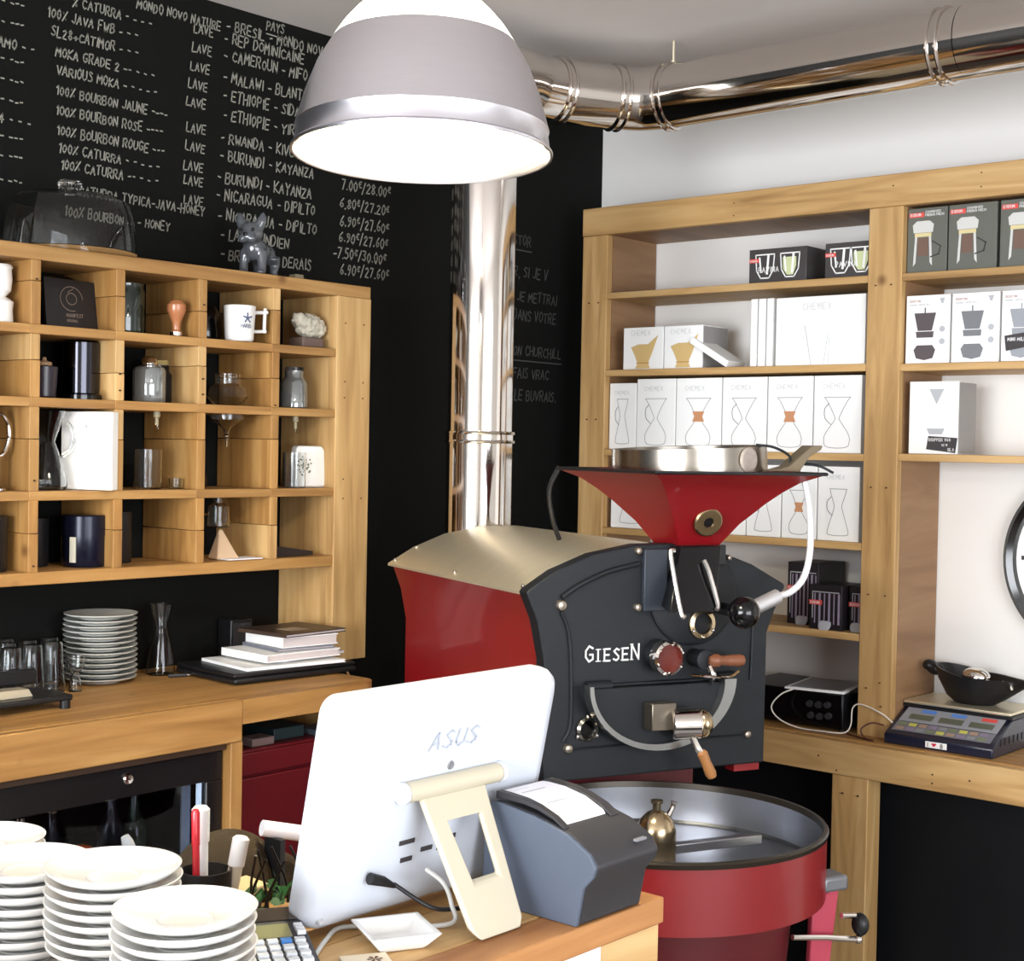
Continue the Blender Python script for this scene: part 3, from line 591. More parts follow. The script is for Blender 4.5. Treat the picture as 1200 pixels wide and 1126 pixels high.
# raised arched rib and inner panel outline
rib = smooth_path([(-.04, -.024, 1.445), (-.12, -.024, 1.428), (-.19, -.024, 1.40), (-.232, -.024, 1.375)], 5)
MB().tube(rib, .006, 8).build('arched_rib', CAST, ro)
rib = smooth_path([(-.232, -.022, 1.345), (-.213, -.022, 1.30), (-.205, -.022, 1.22), (-.204, -.022, 1.10), (-.222, -.022, 1.06)], 5)
MB().tube(rib, .005, 8).build('side_rib', CAST, ro)
MB().tube([(-.20, -.022, 1.042), (-.05, -.022, 1.042)], .0028, 6).build('lower_rib', CAST, ro)
MB().tube([(.12, -.022, 1.043), (.255, -.022, 1.043)], .0028, 6).build('lower_rib', CAST, ro)
MB().tube([(.272, -.022, 1.30), (.268, -.022, 1.17)], .0028, 6).build('edge_rib', CAST, ro)
for x, z, rr in ((-.232, 1.358, .013), (-.041, 1.474, .009), (-.040, 1.348, .010), (-.209, 1.044, .011), (.262, 1.044, .010), (.285, 1.345, .009), (.20, 1.455, .007)):
    MB().lathe([(rr, 0), (rr, .004), (rr * .75, .009), (rr * .2, .011)], (x, -.02, z), 16, (0, -1, 0)).build('bolt', mat('bolt_steel', (150, 140, 128), .35, .9), ro)
# body side walls and steel cover (extruded along the depth, waisted like the plate)
LEN = .80
side = [(-.262, .972), (-.262, 1.24), (-.278, 1.32), (-.304, 1.388), (-.294, 1.388), (-.268, 1.318), (-.252, 1.24), (-.252, .972)]
MB().prism(side, .02, LEN).build('left_side', RED, ro)
MB().prism([(-x + .045, z) for x, z in side], .02, LEN).build('right_side', RED, ro)
topo = [(-.312, 1.386), (-.24, 1.428), (-.15, 1.463), (-.042, 1.483), (.06, 1.484), (.185, 1.462), (.269, 1.433), (.355, 1.386)]
MB().prism(topo + [(x, z - .006) for x, z in topo[::-1]], .02, LEN + .01).build('steel_cover', STEEL, ro)
for x, y in ((-.30, .03), (-.30, .40), (-.30, .79), (-.24, .79)): MB().ball((x, y, 1.396 + (x + .30) * .55), .005, seg=8).build('rivet', CHROME, ro)
bx(-.25, .02, .972, .29, LEN, 1.0).build('floor_plate', DRED, ro)
bx(-.25, LEN - .01, 1.0, .29, LEN, 1.38).build('rear_plate', CAST, ro)
bx(-.20, .16, 0.0, .24, .76, .972).build('base_cabinet', DRED, ro, bevel=.01)
bx(.24, -.005, .955, .31, .03, .972).build('base_bracket', RED, ro)
# lettering
m = MB(); x = -.170
for ch, h in (('G', .034), ('I', .026), ('E', .026), ('S', .026), ('E', .026), ('N', .034)):
    wdt = write(m, ch, (x, -.0212, 1.232), h, .0042, wid=.98, sp=.2)
    if ch == 'I':
        for zz in (0, 1): m.ribbon([(x - .003, -.0212, 1.232 + zz * h), (x + .009, -.0212, 1.232 + zz * h)], .002, (0, -1, 0))
        wdt += .007; 
    if ch in 'EN':
        m.ribbon([(x - .004, -.0212, 1.232 + h), (x + .004, -.0212, 1.232 + h)], .002, (0, -1, 0)); m.ribbon([(x - .004, -.0212, 1.232), (x + .004, -.0212, 1.232)], .002, (0, -1, 0))
    x += wdt + .004
m.build('maker_lettering', mat('silver_letters', (205, 205, 205), .4), ro, smooth=False)
# hopper: flared square funnel
HC = (.112, .02); fr = [(0, 1), (.11, .77), (.25, .60), (.40, .45), (.69, .20), (1, 0)]
rs = []
for tf, k in fr:
    h_ = .052 + .168 * k; z = 1.65 - .168 * tf
    rs.append([(HC[0] + a * h_, HC[1] + b * h_, z) for a, b in ((-1, -1), (1, -1), (1, 1), (-1, 1))])
rin = [[(HC[0] + (p[0] - HC[0]) * .975, HC[1] + (p[1] - HC[1]) * .975, p[2] + .004) for p in ring] for ring in rs][::-1]
m = MB().rings(rs + rin, closed=False, cap=False)
m.build('hopper', RED, ro)
MB().tube([(HC[0] + a * .222, HC[1] + b * .222, 1.652) for a, b in ((-1, -1), (1, -1), (1, 1), (-1, 1))], .004, 8, closed=True).build('hopper_rim', BLK, ro)
MB().lathe([(.174, .0), (.174, .056), (.177, .057), (.178, .0)], (HC[0] + .004, HC[1], 1.650), 56, (-.05, 0, 1), closed=True).build('steel_ring', mat('ring_steel', (160, 154, 144), .24, 1.0, var=.1, scale=8, stretch=(1, 1, 8)), ro)
MB().lathe([(.028, 0), (.028, .003), (.024, .006), (.001, .006)], (HC[0] + .178 * math.cos(math.radians(-75)), HC[1] + .177 * math.sin(math.radians(-75)), 1.681), 24, (.26, -.965, 0)).build('ring_medallion', mat('stone_white', (150, 140, 132), .85, var=.25, scale=80, bump=.5), ro)
# oval hatch on the hopper front
dn = Vector((-.12, -.93, -.34)); cxh = Vector((.103, -.080, 1.541))
MB().lathe([(.034, 0), (.034, .004), (.030, .007), (.013, .007), (.011, .004), (.001, .004)], cxh, 28, dn).build('hopper_window', mat('old_brass', (140, 122, 92), .3, 1.0, var=.2, scale=30), ro)
MB().lathe([(.011, .0045), (.001, .0052)], cxh, 20, dn).build('hopper_window_glass', GLOSS, ro)
MB().box(.045, -.042, 1.44, .180, .080, 1.486).build('hopper_neck', BLK, ro, bevel=.002)
MB().hexa([(-.02, -.125, 1.345), (.098, -.125, 1.345), (.125, -.02, 1.35), (.02, -.02, 1.35)], [(.045, -.06, 1.485), (.155, -.06, 1.485), (.155, -.02, 1.485), (.045, -.02, 1.485)]).build('feed_chute', GLOSS, ro, bevel=.002)
MB().prism([(-.03, 1.34), (.03, 1.34), (.03, 1.478), (-.03, 1.478)], -.034, -.02).build('side_cover', mat('worn_iron', (40, 45, 54), .4, var=.1, scale=30), ro, bevel=.002)
MB().lathe([(.115, 0), (.115, .008), (.108, .012), (.001, .012)], (.105, -.018, 1.372), 48, (0, -1, 0)).build('drum_cover', CAST, ro)
MB().tube(smooth_path([(.0, -.105, 1.480), (-.016, -.118, 1.470), (-.008, -.150, 1.352), (.004, -.148, 1.340)], 4), .0052, 8).build('chute_rod', mat('silver_rod', (215, 212, 208), .25, .9), ro)
MB().tube(smooth_path([(.092, -.085, 1.455), (.096, -.10, 1.43), (.104, -.125, 1.362), (.098, -.13, 1.350)], 4), .0052, 8).build('chute_rod', MATS['silver_rod'], ro)
# sight glasses and knobs
sg = MB().lathe([(.034, 0), (.036, .004), (.034, .014), (.024, .016), (.021, .006), (.021, 0)], (.125, -.022, 1.307), 32, (0, -1, 0), closed=True).build('sight_glass_ring', BRASS, ro)
MB().lathe([(.021, .004), (.001, .004)], (.125, -.022, 1.307), 20, (0, -1, 0)).build('sight_glass', GLOSS, sg)
for k in range(3):
    a = math.radians(-30 - 60 * k); MB().ball((.125 + .03 * math.cos(a), -.038, 1.307 + .03 * math.sin(a)), .004, seg=8).build('ring_screw', CHROME, sg)
MB().lathe([(.034, 0), (.034, .03), (.001, .03)], (.012, -.02, 1.242), 28, (0, -1, 0)).build('window_barrel', CAST, ro)
wz = MB().lathe([(.033, 0), (.038, .004), (.038, .028), (.032, .032), (.031, .02)], (.015, -.045, 1.238), 32, (0, -1, 0), closed=True).build('window_bezel', CHROME, ro)
MB().lathe([(.032, .022), (.001, .024)], (.015, -.045, 1.238), 24, (0, -1, 0)).build('red_window', mat('red_brown_glass', (84, 22, 14), .12, coat=.5), wz)
for k in range(6):
    a = 2 * PI * k / 6 + .4; MB().ball((.015 + .034 * math.cos(a), -.078, 1.238 + .031 * math.sin(a)), .0034, seg=8).build('bezel_screw', CHROME, wz)
MB().lathe([(.012, 0), (.02, .002), (.02, .03), (.022, .032), (.022, .05), (.016, .052)], (.112, -.02, 1.230), 20, (0, -1, 0)).build('sampler_socket', CAST, ro)
MB().lathe([(.008, 0), (.015, .012), (.015, .022), (.011, .03), (.013, .05), (.014, .075), (.012, .085), (.003, .09)], (.118, -.075, 1.229), 20, (1, -.12, -.02)).build('sampler_handle', HWOOD, ro)
MB().tube(smooth_path([(.082, -.06, 1.196), (.118, -.085, 1.194), (.175, -.07, 1.188), (.215, -.05, 1.197)], 4), .003, 6).build('sampler_wire', CHROME, ro)
MB().tube(smooth_path([(.122, -.07, 1.215), (.127, -.078, 1.195), (.135, -.06, 1.178)], 4), [.008] * 9, 8).build('sampler_hook', CHROME, ro)
# discharge door: curved band below a straight lip
MB().box(-.165, -.034, 1.176, .215, -.02, 1.182).build('door_lip', CAST, ro, bevel=.002)
MB().lathe([(.012, 0), (.012, .06)], (-.17, -.03, 1.178), 12, (1, 0, 0)).build('door_hinge', CAST, ro)
MB().lathe([(.012, 0), (.012, .05)], (.17, -.03, 1.182), 12, (1, 0, 0)).build('door_hinge', CAST, ro)
N = 28; outer = []; band = []
for k in range(N + 1):
    a = PI + PI * k / N; cx, cz = .018, 1.175
    outer.append((cx + .185 * math.cos(a), cz + .145 * math.sin(a)))
dd = MB().prism([(cx_, z_) for cx_, z_ in outer], -.052, -.02).build('discharge_door', CAST, ro)
rs = []
for k in range(N + 1):
    a = PI + PI * k / N; cx, cz = .004, 1.185; tw = .010 + .022 * (k / N) ** 1.5
    ox, oz = cx + .190 * math.cos(a), cz + .150 * math.sin(a); ix, iz = cx + (.190 - tw) * math.cos(a), cz + (.150 - tw * .8) * math.sin(a)
    rs.append([(ox, -.075, oz), (ox, -.045, oz), (ix, -.045, iz), (ix, -.075, iz)])
MB().rings(rs).build('door_band', mat('worn_chrome', (170, 172, 172), .22, .95, var=.2, scale=14), dd)
MB().box(-.037, -.090, 1.082, .025, -.052, 1.142).build('counterweight', mat('dull_steel', (120, 112, 100), .32, .9, var=.2, scale=20), dd, bevel=.002)
MB().cyl((.016, -.085, 1.094), (.078, -.112, 1.097), .0345, seg=28).build('weight_cylinder', CHROME, dd, bevel=.006)
MB().ball((.078, -.112, 1.097), .022, .0325, .0325, 20).build('cylinder_cap', BRASS, dd)
MB().tube(smooth_path([(.050, -.115, 1.072), (.060, -.125, 1.046), (.073, -.13, 1.028)], 3), [.008] * 7, 10).build('door_handle_shank', CHROME, dd)
MB().lathe([(.008, 0), (.012, .006), (.011, .03), (.013, .055), (.010, .065), (.003, .067)], (.066, -.13, 1.040), 16, (.45, -.1, -1)).build('door_handle', mat('oak_handle', (150, 102, 58), .4, var=.12, scale=20), dd)
pg = MB().lathe([(.026, 0), (.027, .006), (.022, .012), (.018, .006), (.018, 0)], (-.163, -.022, 1.084), 28, (0, -1, 0), closed=True).build('porthole_ring', mat('dark_chrome', (130, 126, 120), .15, .95), ro)
for k in range(3):
    a = math.radians(90 + 120 * k); MB().ball((-.163 + .028 * math.cos(a), -.026, 1.083 + .028 * math.sin(a)), .005, seg=8).build('ring_screw', CHROME, pg)
MB().lathe([(.018, .002), (.001, .002)], (-.163, -.022, 1.084), 20, (0, -1, 0)).build('porthole_glass', GLOSS, pg)
# lever with black ball
MB().ball((.157, -.15, 1.344), .036, seg=28).build('lever_knob', GLOSS, ro)
MB().cyl((.157, -.02, 1.344), (.157, -.13, 1.344), .014).build('lever_shaft', CAST, ro)
MB().cyl((.186, -.15, 1.355), (.248, -.15, 1.378), .017, seg=20).build('lever_grip', mat('matt_silver', (196, 196, 198), .35, .7), ro, bevel=.002)
MB().tube(smooth_path([(.245, -.15, 1.377), (.285, -.15, 1.388), (.318, -.15, 1.42), (.333, -.15, 1.48), (.330, -.15, 1.56), (.318, -.15, 1.62), (.312, -.145, 1.65)], 6), .0075, 10).build('lever_rod', mat('silver_paint', (214, 214, 216), .35, .3), ro)
MB().prism([(.215, 1.657), (.262, 1.668), (.325, 1.716), (.355, 1.716), (.35, 1.706), (.318, 1.69), (.295, 1.66), (.295, 1.655)], -.16, -.12).build('latch_plate', mat('latch_metal', (128, 116, 96), .4, .7), ro, bevel=.002)
MB().tube(smooth_path([(.20, -.12, 1.715), (.235, -.14, 1.71), (.275, -.145, 1.69), (.272, -.14, 1.665)], 5), .003, 6).build('latch_wire', CAST, ro)
MB().tube(smooth_path([(.31, -.14, 1.675), (.345, -.16, 1.67), (.37, -.18, 1.655)], 4), .003, 6).build('latch_wire', CAST, ro)
MB().tube(smooth_path([(-.105, .24, 1.655), (-.12, .26, 1.60), (-.10, .28, 1.53), (-.07, .30, 1.48)], 6), .006, 8).build('probe_cable', BLK, ro)
# cooling tray
TX, TY, TR, TZ = -.100, -.232, .342, .932
MB().lathe([(TR, -.140), (TR, -.012), (TR - .004, -.012), (TR - .004, -.140)], (TX, TY, TZ), 72, closed=True).build('tray_drum', RED, ro)
MB().lathe([(TR + .002, -.013), (TR + .004, -.004), (TR + .001, 0), (TR - .006, 0), (TR - .008, -.013)], (TX, TY, TZ), 72, closed=True).build('tray_rim', mat('rim_brass_black', (52, 46, 38), .3, .6), ro)
MB().lathe([(TR - .006, -.003), (TR - .007, -.086), (TR - .012, -.092), (.001, -.092), (.001, -.096), (TR - .0055, -.096), (TR - .0045, -.003)], (TX, TY, TZ), 72, closed=True).build('tray_liner', STEELD, ro)
MB().lathe([(.26, -.34), (.28, -.128), (.001, -.128)], (TX, TY, TZ), 48).build('tray_base', DRED, ro)
MB().lathe([(.03, -TZ), (.03, -.34)], (TX - .15, TY, TZ), 16).build('leg', CAST, ro)
MB().lathe([(.03, -TZ), (.03, -.34)], (TX + .15, TY, TZ), 16).build('leg', CAST, ro)
hx, hy = TX - .015, TY - .01
MB().lathe([(.042, -.09), (.042, -.045), (.041, -.02), (.034, .0), (.020, .014), (.012, .018), (.009, .020), (.009, .032), (.013, .034), (.013, .040), (.002, .042)], (hx, hy, TZ), 32).build('stirrer_hub', BRASS, ro)
MB().tube(smooth_path([(hx + .03, hy + .01, TZ - .005), (hx + .045, hy + .012, TZ + .015), (hx + .05, hy + .012, TZ + .03)], 3), [.007, .007, .006, .006, .005, .006, .008], 8).build('hub_clip', CHROME, ro)
MB().box(hx + .03, hy - .012, TZ - .075, hx + .26, hy + .012, TZ - .055).build('stirrer_arm', STEELD, ro, bevel=.002)
MB().box(hx - .26, hy - .012, TZ - .075, hx - .03, hy + .012, TZ - .055).build('stirrer_arm', STEELD, ro, bevel=.002)
MB().box(hx - .012, hy + .03, TZ - .075, hx + .012, hy + .26, TZ - .055).build('stirrer_arm', STEELD, ro, bevel=.002)
# tray outlet guard and crank
MB().prism([(.135, .66), (.185, .64), (.205, .80), (.195, .805), (.14, .79)], -.44, -.425).build('outlet_guard', mat('dusty_red', (170, 60, 78), .5), ro, bevel=.003)
MB().box(.150, -.46, .805, .215, -.40, .838).build('outlet_block', mat('grey_block', (120, 122, 126), .4, .5), ro, bevel=.008)
MB().tube([(.075, -.46, .727), (.16, -.46, .716), (.235, -.46, .702)], .006, 10).build('crank_rod', CHROME, ro)
MB().cyl((.205, -.45, .752), (.24, -.45, .748), .006).build('crank_rod', CHROME, ro)
MB().ball((.250, -.455, .730), .017, .02, .024).build('crank_knob', BLK, ro)
MB().ball((.240, -.462, .702), .009).build('crank_nut', CHROME, ro)

# ------------------------------------------------------------------ left cubby unit
YF = 3.12; YBK = 3.355
cub = thing('cubby_shelf', 'honey coloured wooden pigeonhole shelf fixed on the chalkboard wall', 'shelf', (2.2, YF, 1.36))
part(bx(1.20, YF, 2.115, 2.958, YBK, 2.150), 'top_board', DX, cub, bevel=.002)
part(bx(1.20, YF, 1.355, 2.84, YBK, 1.385), 'bottom_board', DX, cub, bevel=.002)
part(bx(2.828, YF - .003, 1.085, 2.958, YF + .03, 2.115), 'end_post', OZ, cub, bevel=.002)
part(bx(2.832, YF + .03, 1.085, 2.850, YBK, 2.115), 'end_panel', OZ, cub)
ZS = (1.965, 1.795, 1.575)
VX = (1.40, 1.64, 1.877, 2.108, 2.356, 2.600, 2.832)
for x in VX[:-1]:
    zz = [1.385] + list(ZS[::-1]) + [2.115 + .022]
    for a, b in zip(zz[:-1], zz[1:]):
        mz = a + (b - .022 - a) * random.uniform(.45, .68)
        part(bx(x, YF + .001, a, x + .026, YBK - .002, mz - .0006), 'divider_board', random.choice((DZ, DZ, OZ)), cub, bevel=.0015)
        part(bx(x, YF + .001, mz + .0006, x + .0255, YBK - .002, b - .022), 'divider_board', random.choice((DZ, DZ, OZ)), cub, bevel=.0015)
for z in ZS:
    for a, b in zip(VX[:-1], VX[1:]):
        part(bx(a if z != ZS[1] or a < 2.3 else a, YF, z - .022, b, YBK - .004, z), 'shelf', DX, cub, bevel=.0015)
nm = MB()
for x, z in [(2.86, 2.04), (2.93, 2.04), (2.86, 1.875), (2.93, 1.875), (2.86, 1.83), (2.93, 1.83), (2.86, 1.60), (2.86, 1.545), (2.93, 1.545), (2.37, 1.86), (2.37, 1.82), (2.12, 1.86), (2.12, 1.82), (1.89, 1.60), (1.89, 1.40), (2.61, 1.80), (2.37, 2.05), (1.89, 2.07)]:
    nm.cyl((x, YF - .0045, z), (x, YF + .002, z), .0022, seg=8)
part(nm, 'nail_heads', NAIL, cub)['kind'] = 'stuff'

def T(name, label, cat, loc, rz=0.0, group=None): return thing(name, label, cat, loc, rz, group)
def glass_jar(m, prof, c=(0, 0, 0), seg=28, wall=.0022):
    inner = [(max(a - wall, .0005), b + (wall if i == 0 else 0)) for i, (a, b) in enumerate(prof)]
    return m.lathe(prof + inner[::-1], c, seg)
# on top
cd = T('cake_dome', 'low wide glass cake dome with knob on top of the pigeonhole shelf', 'cake dome', (2.020, 3.19, 2.150))
glass_jar(MB(), [(.160, .0), (.158, .03), (.150, .09), (.138, .122), (.120, .134), (.05, .140), (.004, .142)], seg=56).build('dome', GLASS, cd)
MB().lathe([(.012, .140), (.010, .150), (.026, .158), (.030, .166), (.024, .174), (.004, .176)], (0, 0, 0), 28).build('knob', GLASS, cd)
dg = T('dog_figurine', 'grey glazed french bulldog figurine standing on the pigeonhole shelf', 'figurine', (2.615, 3.205, 2.150), math.radians(-60))
m = MB()                                        # faces local -y; body runs back along +y
m.ball((0, -.058, .112), .035, .031, .031); m.ball((0, -.084, .100), .022, .014, .015); m.ball((-.012, -.086, .094), .014, .011, .012); m.ball((.012, -.086, .094), .014, .011, .012)
m.ball((0, -.03, .074), .033, .032, .034); m.ball((0, .005, .070), .033, .042, .030); m.ball((0, .05, .068), .030, .032, .029)
for sx in (-1, 1):
    m.tube([(sx * .022, -.035, .066), (sx * .026, -.040, .035), (sx * .026, -.042, .008)], [.018, .0125, .0125], 12); m.ball((sx * .026, -.049, .008), .013, .016, .009)
    m.tube([(sx * .022, .055, .06), (sx * .024, .063, .038), (sx * .024, .056, .02), (sx * .024, .060, .006)], [.021, .015, .011, .011], 12); m.ball((sx * .024, .054, .007), .012, .015, .008)
    m.tube([(sx * .023, -.056, .130), (sx * .030, -.056, .146), (sx * .033, -.056, .158), (sx * .032, -.056, .168)], [.016, .0145, .010, .003], 10)
m.ball((0, .082, .075), .008)
dog = remesh(m.build('body', mat('grey_glaze', (74, 78, 82), .18, var=.2, scale=18, coat=.6), dg), .0035, 2)
for sx in (-1, 1): MB().ball((sx * .016, -.0855, .118), .005, seg=8).build('eye', GLOSS, dg)
MB().ball((0, -.0985, .104), .007, .004, .005, 10).build('nose', GLOSS, dg)
tag(bx(2.745, 3.20, 2.1505, 2.775, 3.23, 2.172).build('small_block', mat('putty', (130, 120, 96), .7), None, bevel=.002), 'tiny putty coloured block behind the dog figurine', 'block')

Z1, Z2, Z3, Z4 = 1.966, 1.796, 1.576, 1.386
# top row
t = T('pepper_mill', 'white turned mill cut by the picture edge in the top row', 'mill', (1.832, 3.19, Z1))
MB().lathe([(.034, 0), (.036, .005), (.034, .03), (.036, .05), (.028, .056), (.018, .062), (.030, .075), (.033, .10), (.031, .125), (.034, .13), (.03, .136), (.002, .138)], (0, 0, 0), 28).build('body', CERAM, t)
t = T('display_card', 'black display card with a ring emblem in the top row', 'card', (2.045, 3.20, Z1), -.05)
MB().hexa([(-.075, 0, 0.0005), (.070, 0, .0005), (.070, .012, .0005), (-.075, .012, .0005)], [(-.075, .02, .125), (.078, .02, .120), (.078, .032, .120), (-.075, .032, .125)]).build('card', mat('black_card', (26, 22, 22), .35), t)
m = MB()
for rr in (.030, .014):
    pts = [(rr * math.cos(2 * PI * k / 24) - .005, -.0015 + .02 * (.075 + rr * math.sin(2 * PI * k / 24)) / .125, .075 + rr * math.sin(2 * PI * k / 24)) for k in range(25)]
    m.ribbon(pts[:20] if rr > .02 else pts, .002, (0, -1, 0))
m.ribbon([(-.015, .012, .09), (0, .013, .10)], .002, (0, -1, 0))
m.build('ring_emblem', mat('bronze_ink', (110, 96, 84), .5), t, smooth=False)
m = MB(); write(m, 'MANIFEST', (-.022, .002, .03), .008, .0016, sp=.2); write(m, 'ORIGINAL', (-.022, .0, .018), .006, .0012, sp=.2); m.build('card_lettering', MATS['bronze_ink'], t, smooth=False)
MB().lathe([(.002, 0), (.05, .01), (.062, .03), (.05, .05), (.03, .06)], (-.0, .09, .075), 28).build('lid_behind', GLOSS, t)
t = T('dark_jar', 'dark green glass jar behind the wooden tamper', 'jar', (2.215, 3.24, Z1))
glass_jar(MB(), [(.046, 0), (.048, .01), (.048, .11), (.044, .12), (.046, .13)]).build('body', mat('bottle_glass', (20, 36, 30), .08, coat=.5), t)
t = T('coffee_tamper', 'small cherry wood tamper with a steel base', 'tamper', (2.318, 3.165, Z1))
MB().lathe([(.0145, .012), (.010, .018), (.011, .035), (.018, .052), (.0245, .068), (.024, .082), (.015, .092), (.002, .094)], (0, 0, 0), 24).build('handle', TAMP, t)
MB().lathe([(.0155, 0), (.016, .002), (.016, .012), (.010, .014)], (0, 0, 0), 24).build('base', CHROME, t)
t = T('tall_mug', 'white mug with a crossbar handle and star print in the top row', 'mug', (2.508, 3.148, Z1), -.1)
glass_jar(MB(), [(.034, 0), (.038, .004), (.043, .092), (.042, .094)], wall=.003).build('body', CERAM, t)
MB().tube([(.038, -.005, .079), (.080, -.012, .082)], .005, 8).build('handle', CERAM, t)
MB().tube([(.072, -.012, .092), (.070, -.012, .026)], .0048, 8).tube([(.036, -.005, .028), (.076, -.012, .031)], .0045, 8).build('handle', CERAM, t)
m = MB(); c0 = (-.002, -.0425, .060)
for k in range(5):
    a = 2 * PI * k / 5 + PI / 2; m.ribbon([c0, (c0[0] + .013 * math.cos(a), c0[1], c0[2] + .013 * math.sin(a))], .004, (0, -1, 0))
write(m, 'HARIO', (-.022, -.0428, .034), .010, .0014, sp=.15); m.build('star_print', mat('slate_ink', (80, 90, 120), .5), t, smooth=False)
t = T('black_kettle', 'black kettle with curved handle behind the white mug', 'kettle', (2.485, 3.27, Z1))
MB().lathe([(.045, 0), (.05, .02), (.042, .08), (.03, .095), (.008, .10), (.008, .112), (.002, .114)], (0, 0, 0), 28).build('body', GLOSS, t)
MB().tube(smooth_path([(-.04, -.02, .03), (-.065, -.03, .06), (-.07, -.03, .10)], 4), .006, 8).build('spout', GLOSS, t)
t = T('ammonite_stone', 'rough grey stone curl on a brown stand in the top row', 'stone', (2.775, 3.175, Z1))
MB().box(-.048, -.03, 0, .03, .03, .028).build('stand', mat('brown_stand', (96, 78, 70), .6), t, bevel=.004)
m = MB(); m.ball((-.0, 0, .062), .052, .030, .034); m.ball((-.02, -.005, .072), .045, .025, .020); m.ball((.025, 0, .055), .03, .028, .026); m.ball((-.048, -.01, .088), .018, .012, .008)
o = remesh(m.build('stone', mat('grey_stone', (178, 172, 156), .85, var=.4, scale=60, bump=1.0), t), .004, 1)
tx = bpy.data.textures.new('crumble', 'CLOUDS'); tx.noise_scale = .012
dm = o.modifiers.new('crumble', 'DISPLACE'); dm.texture = tx; dm.strength = .014; dm.mid_level = .5; dm.texture_coords = 'LOCAL'
# second row
t = T('steel_canister', 'tall glossy black and steel canister in the second row', 'canister', (2.075, 3.22, Z2))
MB().lathe([(.05, 0), (.052, .004), (.052, .012), (.046, .016), (.046, .140), (.04, .145), (.002, .145)], (0, 0, 0), 36).build('body', mat('black_chrome', (60, 60, 66), .12, 1.0), t)
MB().lathe([(.054, 0), (.054, .01), (.05, .012)], (0, 0, 0), 36).build('foot_ring', GLOSS, t)
t = T('black_pot', 'small dark pot with a beige lid beside the steel canister', 'pot', (1.962, 3.20, Z2))
MB().lathe([(.024, 0), (.028, .004), (.032, .075), (.026, .078)], (0, 0, 0), 24).build('body', mat('aubergine', (38, 32, 42), .3), t)
MB().lathe([(.018, .078), (.018, .086), (.006, .09), (.004, .098)], (0, 0, 0), 20).build('lid', mat('beige_lid', (140, 110, 80), .6), t)
t = T('coffee_jar', 'glass coffee canister with a metal lid in the second row', 'jar', (2.262, 3.20, Z2))
glass_jar(MB(), [(.040, 0), (.042, .005), (.042, .08), (.038, .088), (.024, .094)]).build('body', mat('steel_glass', (190, 195, 195), .08, .3, trans=.75, ior=1.3), t)
MB().lathe([(.02, .094), (.022, .1), (.018, .112), (.008, .118)], (0, 0, 0), 20).build('lid', CHROME, t)
t = T('clip_jar', 'dusty glass jar with cork lid at the back of the second row', 'jar', (2.330, 3.26, Z2))
glass_jar(MB(), [(.036, 0), (.038, .004), (.038, .075), (.03, .085), (.03, .10)]).build('body', SGLASS, t)
MB().lathe([(.03, .1), (.03, .112)], (0, 0, 0), 20).build('lid', mat('cork', (150, 132, 84), .8), t)
def siphon(loc, lab, drop, s=1.0, nameb='upper_globe'):
    t = T('glass_funnel', lab, 'funnel', loc)
    glass_jar(MB(), [(.006, -drop), (.0065, -.085 * s), (.010, -.075 * s), (.024 * s, -.064 * s), (.046 * s, -.050 * s), (.046 * s, -.036 * s), (.034 * s, -.030 * s), (.034 * s, -.014 * s), (.056 * s, .01), (.050 * s, .036 * s), (.036 * s, .045 * s), (.036 * s, .072 * s)]).build('bowl', GLASS, t)
    MB().ball((0, 0, -drop + .01), .007, seg=10).tube([(0, 0, -drop), (0, 0, -drop - .018)], .003, 6).build('tip', BRASS, t)
    MB().tube([(-.03, 0, .065 * s), (.03, 0, .065 * s)], .003, 6).build('filter_chain', BRASS, t)
    return t
# glass funnels stand in a hole cut through the shelf board: jar above, stem below
siphon((2.50, 3.185, 1.797 + .012), 'round glass siphon funnel hanging through the shelf, stem pointing down', .105)
t = T('round_flask', 'short wide glass flask below the siphon funnel', 'flask', (2.47, 3.29, Z3)); glass_jar(MB(), [(.036, 0), (.04, .01), (.036, .035), (.018, .05), (.018, .07)]).build('body', SGLASS, t)
t = T('filter_cup', 'ribbed glass filter cup in the end pigeonhole of the second row', 'jar', (2.745, 3.20, Z2))
glass_jar(MB(), [(.035, 0), (.038, .004), (.038, .07), (.03, .082), (.026, .088), (.026, .105)]).build('body', mat('steel_glass', (190, 195, 195)), t)
MB().lathe([(.028, .105), (.028, .115), (.002, .116)], (0, 0, 0), 24).build('lid', SGLASS, t)
for x, y, lab in ((2.262, 3.165, 'thin glass stem and tap hanging under the second row shelf'), (2.722, 3.165, 'small brass tipped stem hanging below the ribbed filter cup')):
    t = T('funnel_stem', lab, 'stem', (x, y, Z2 - .0225))
    MB().lathe([(.009, 0), (.009, -.014), (.005, -.018), (.005, -.034), (.002, -.036)], (0, 0, 0), 16).build('spout', mat('horn', (150, 140, 110), .4), t)
    MB().tube([(.0, 0, -.03), (.002, 0, -.046)], .0025, 6).build('tip', GLASS, t)
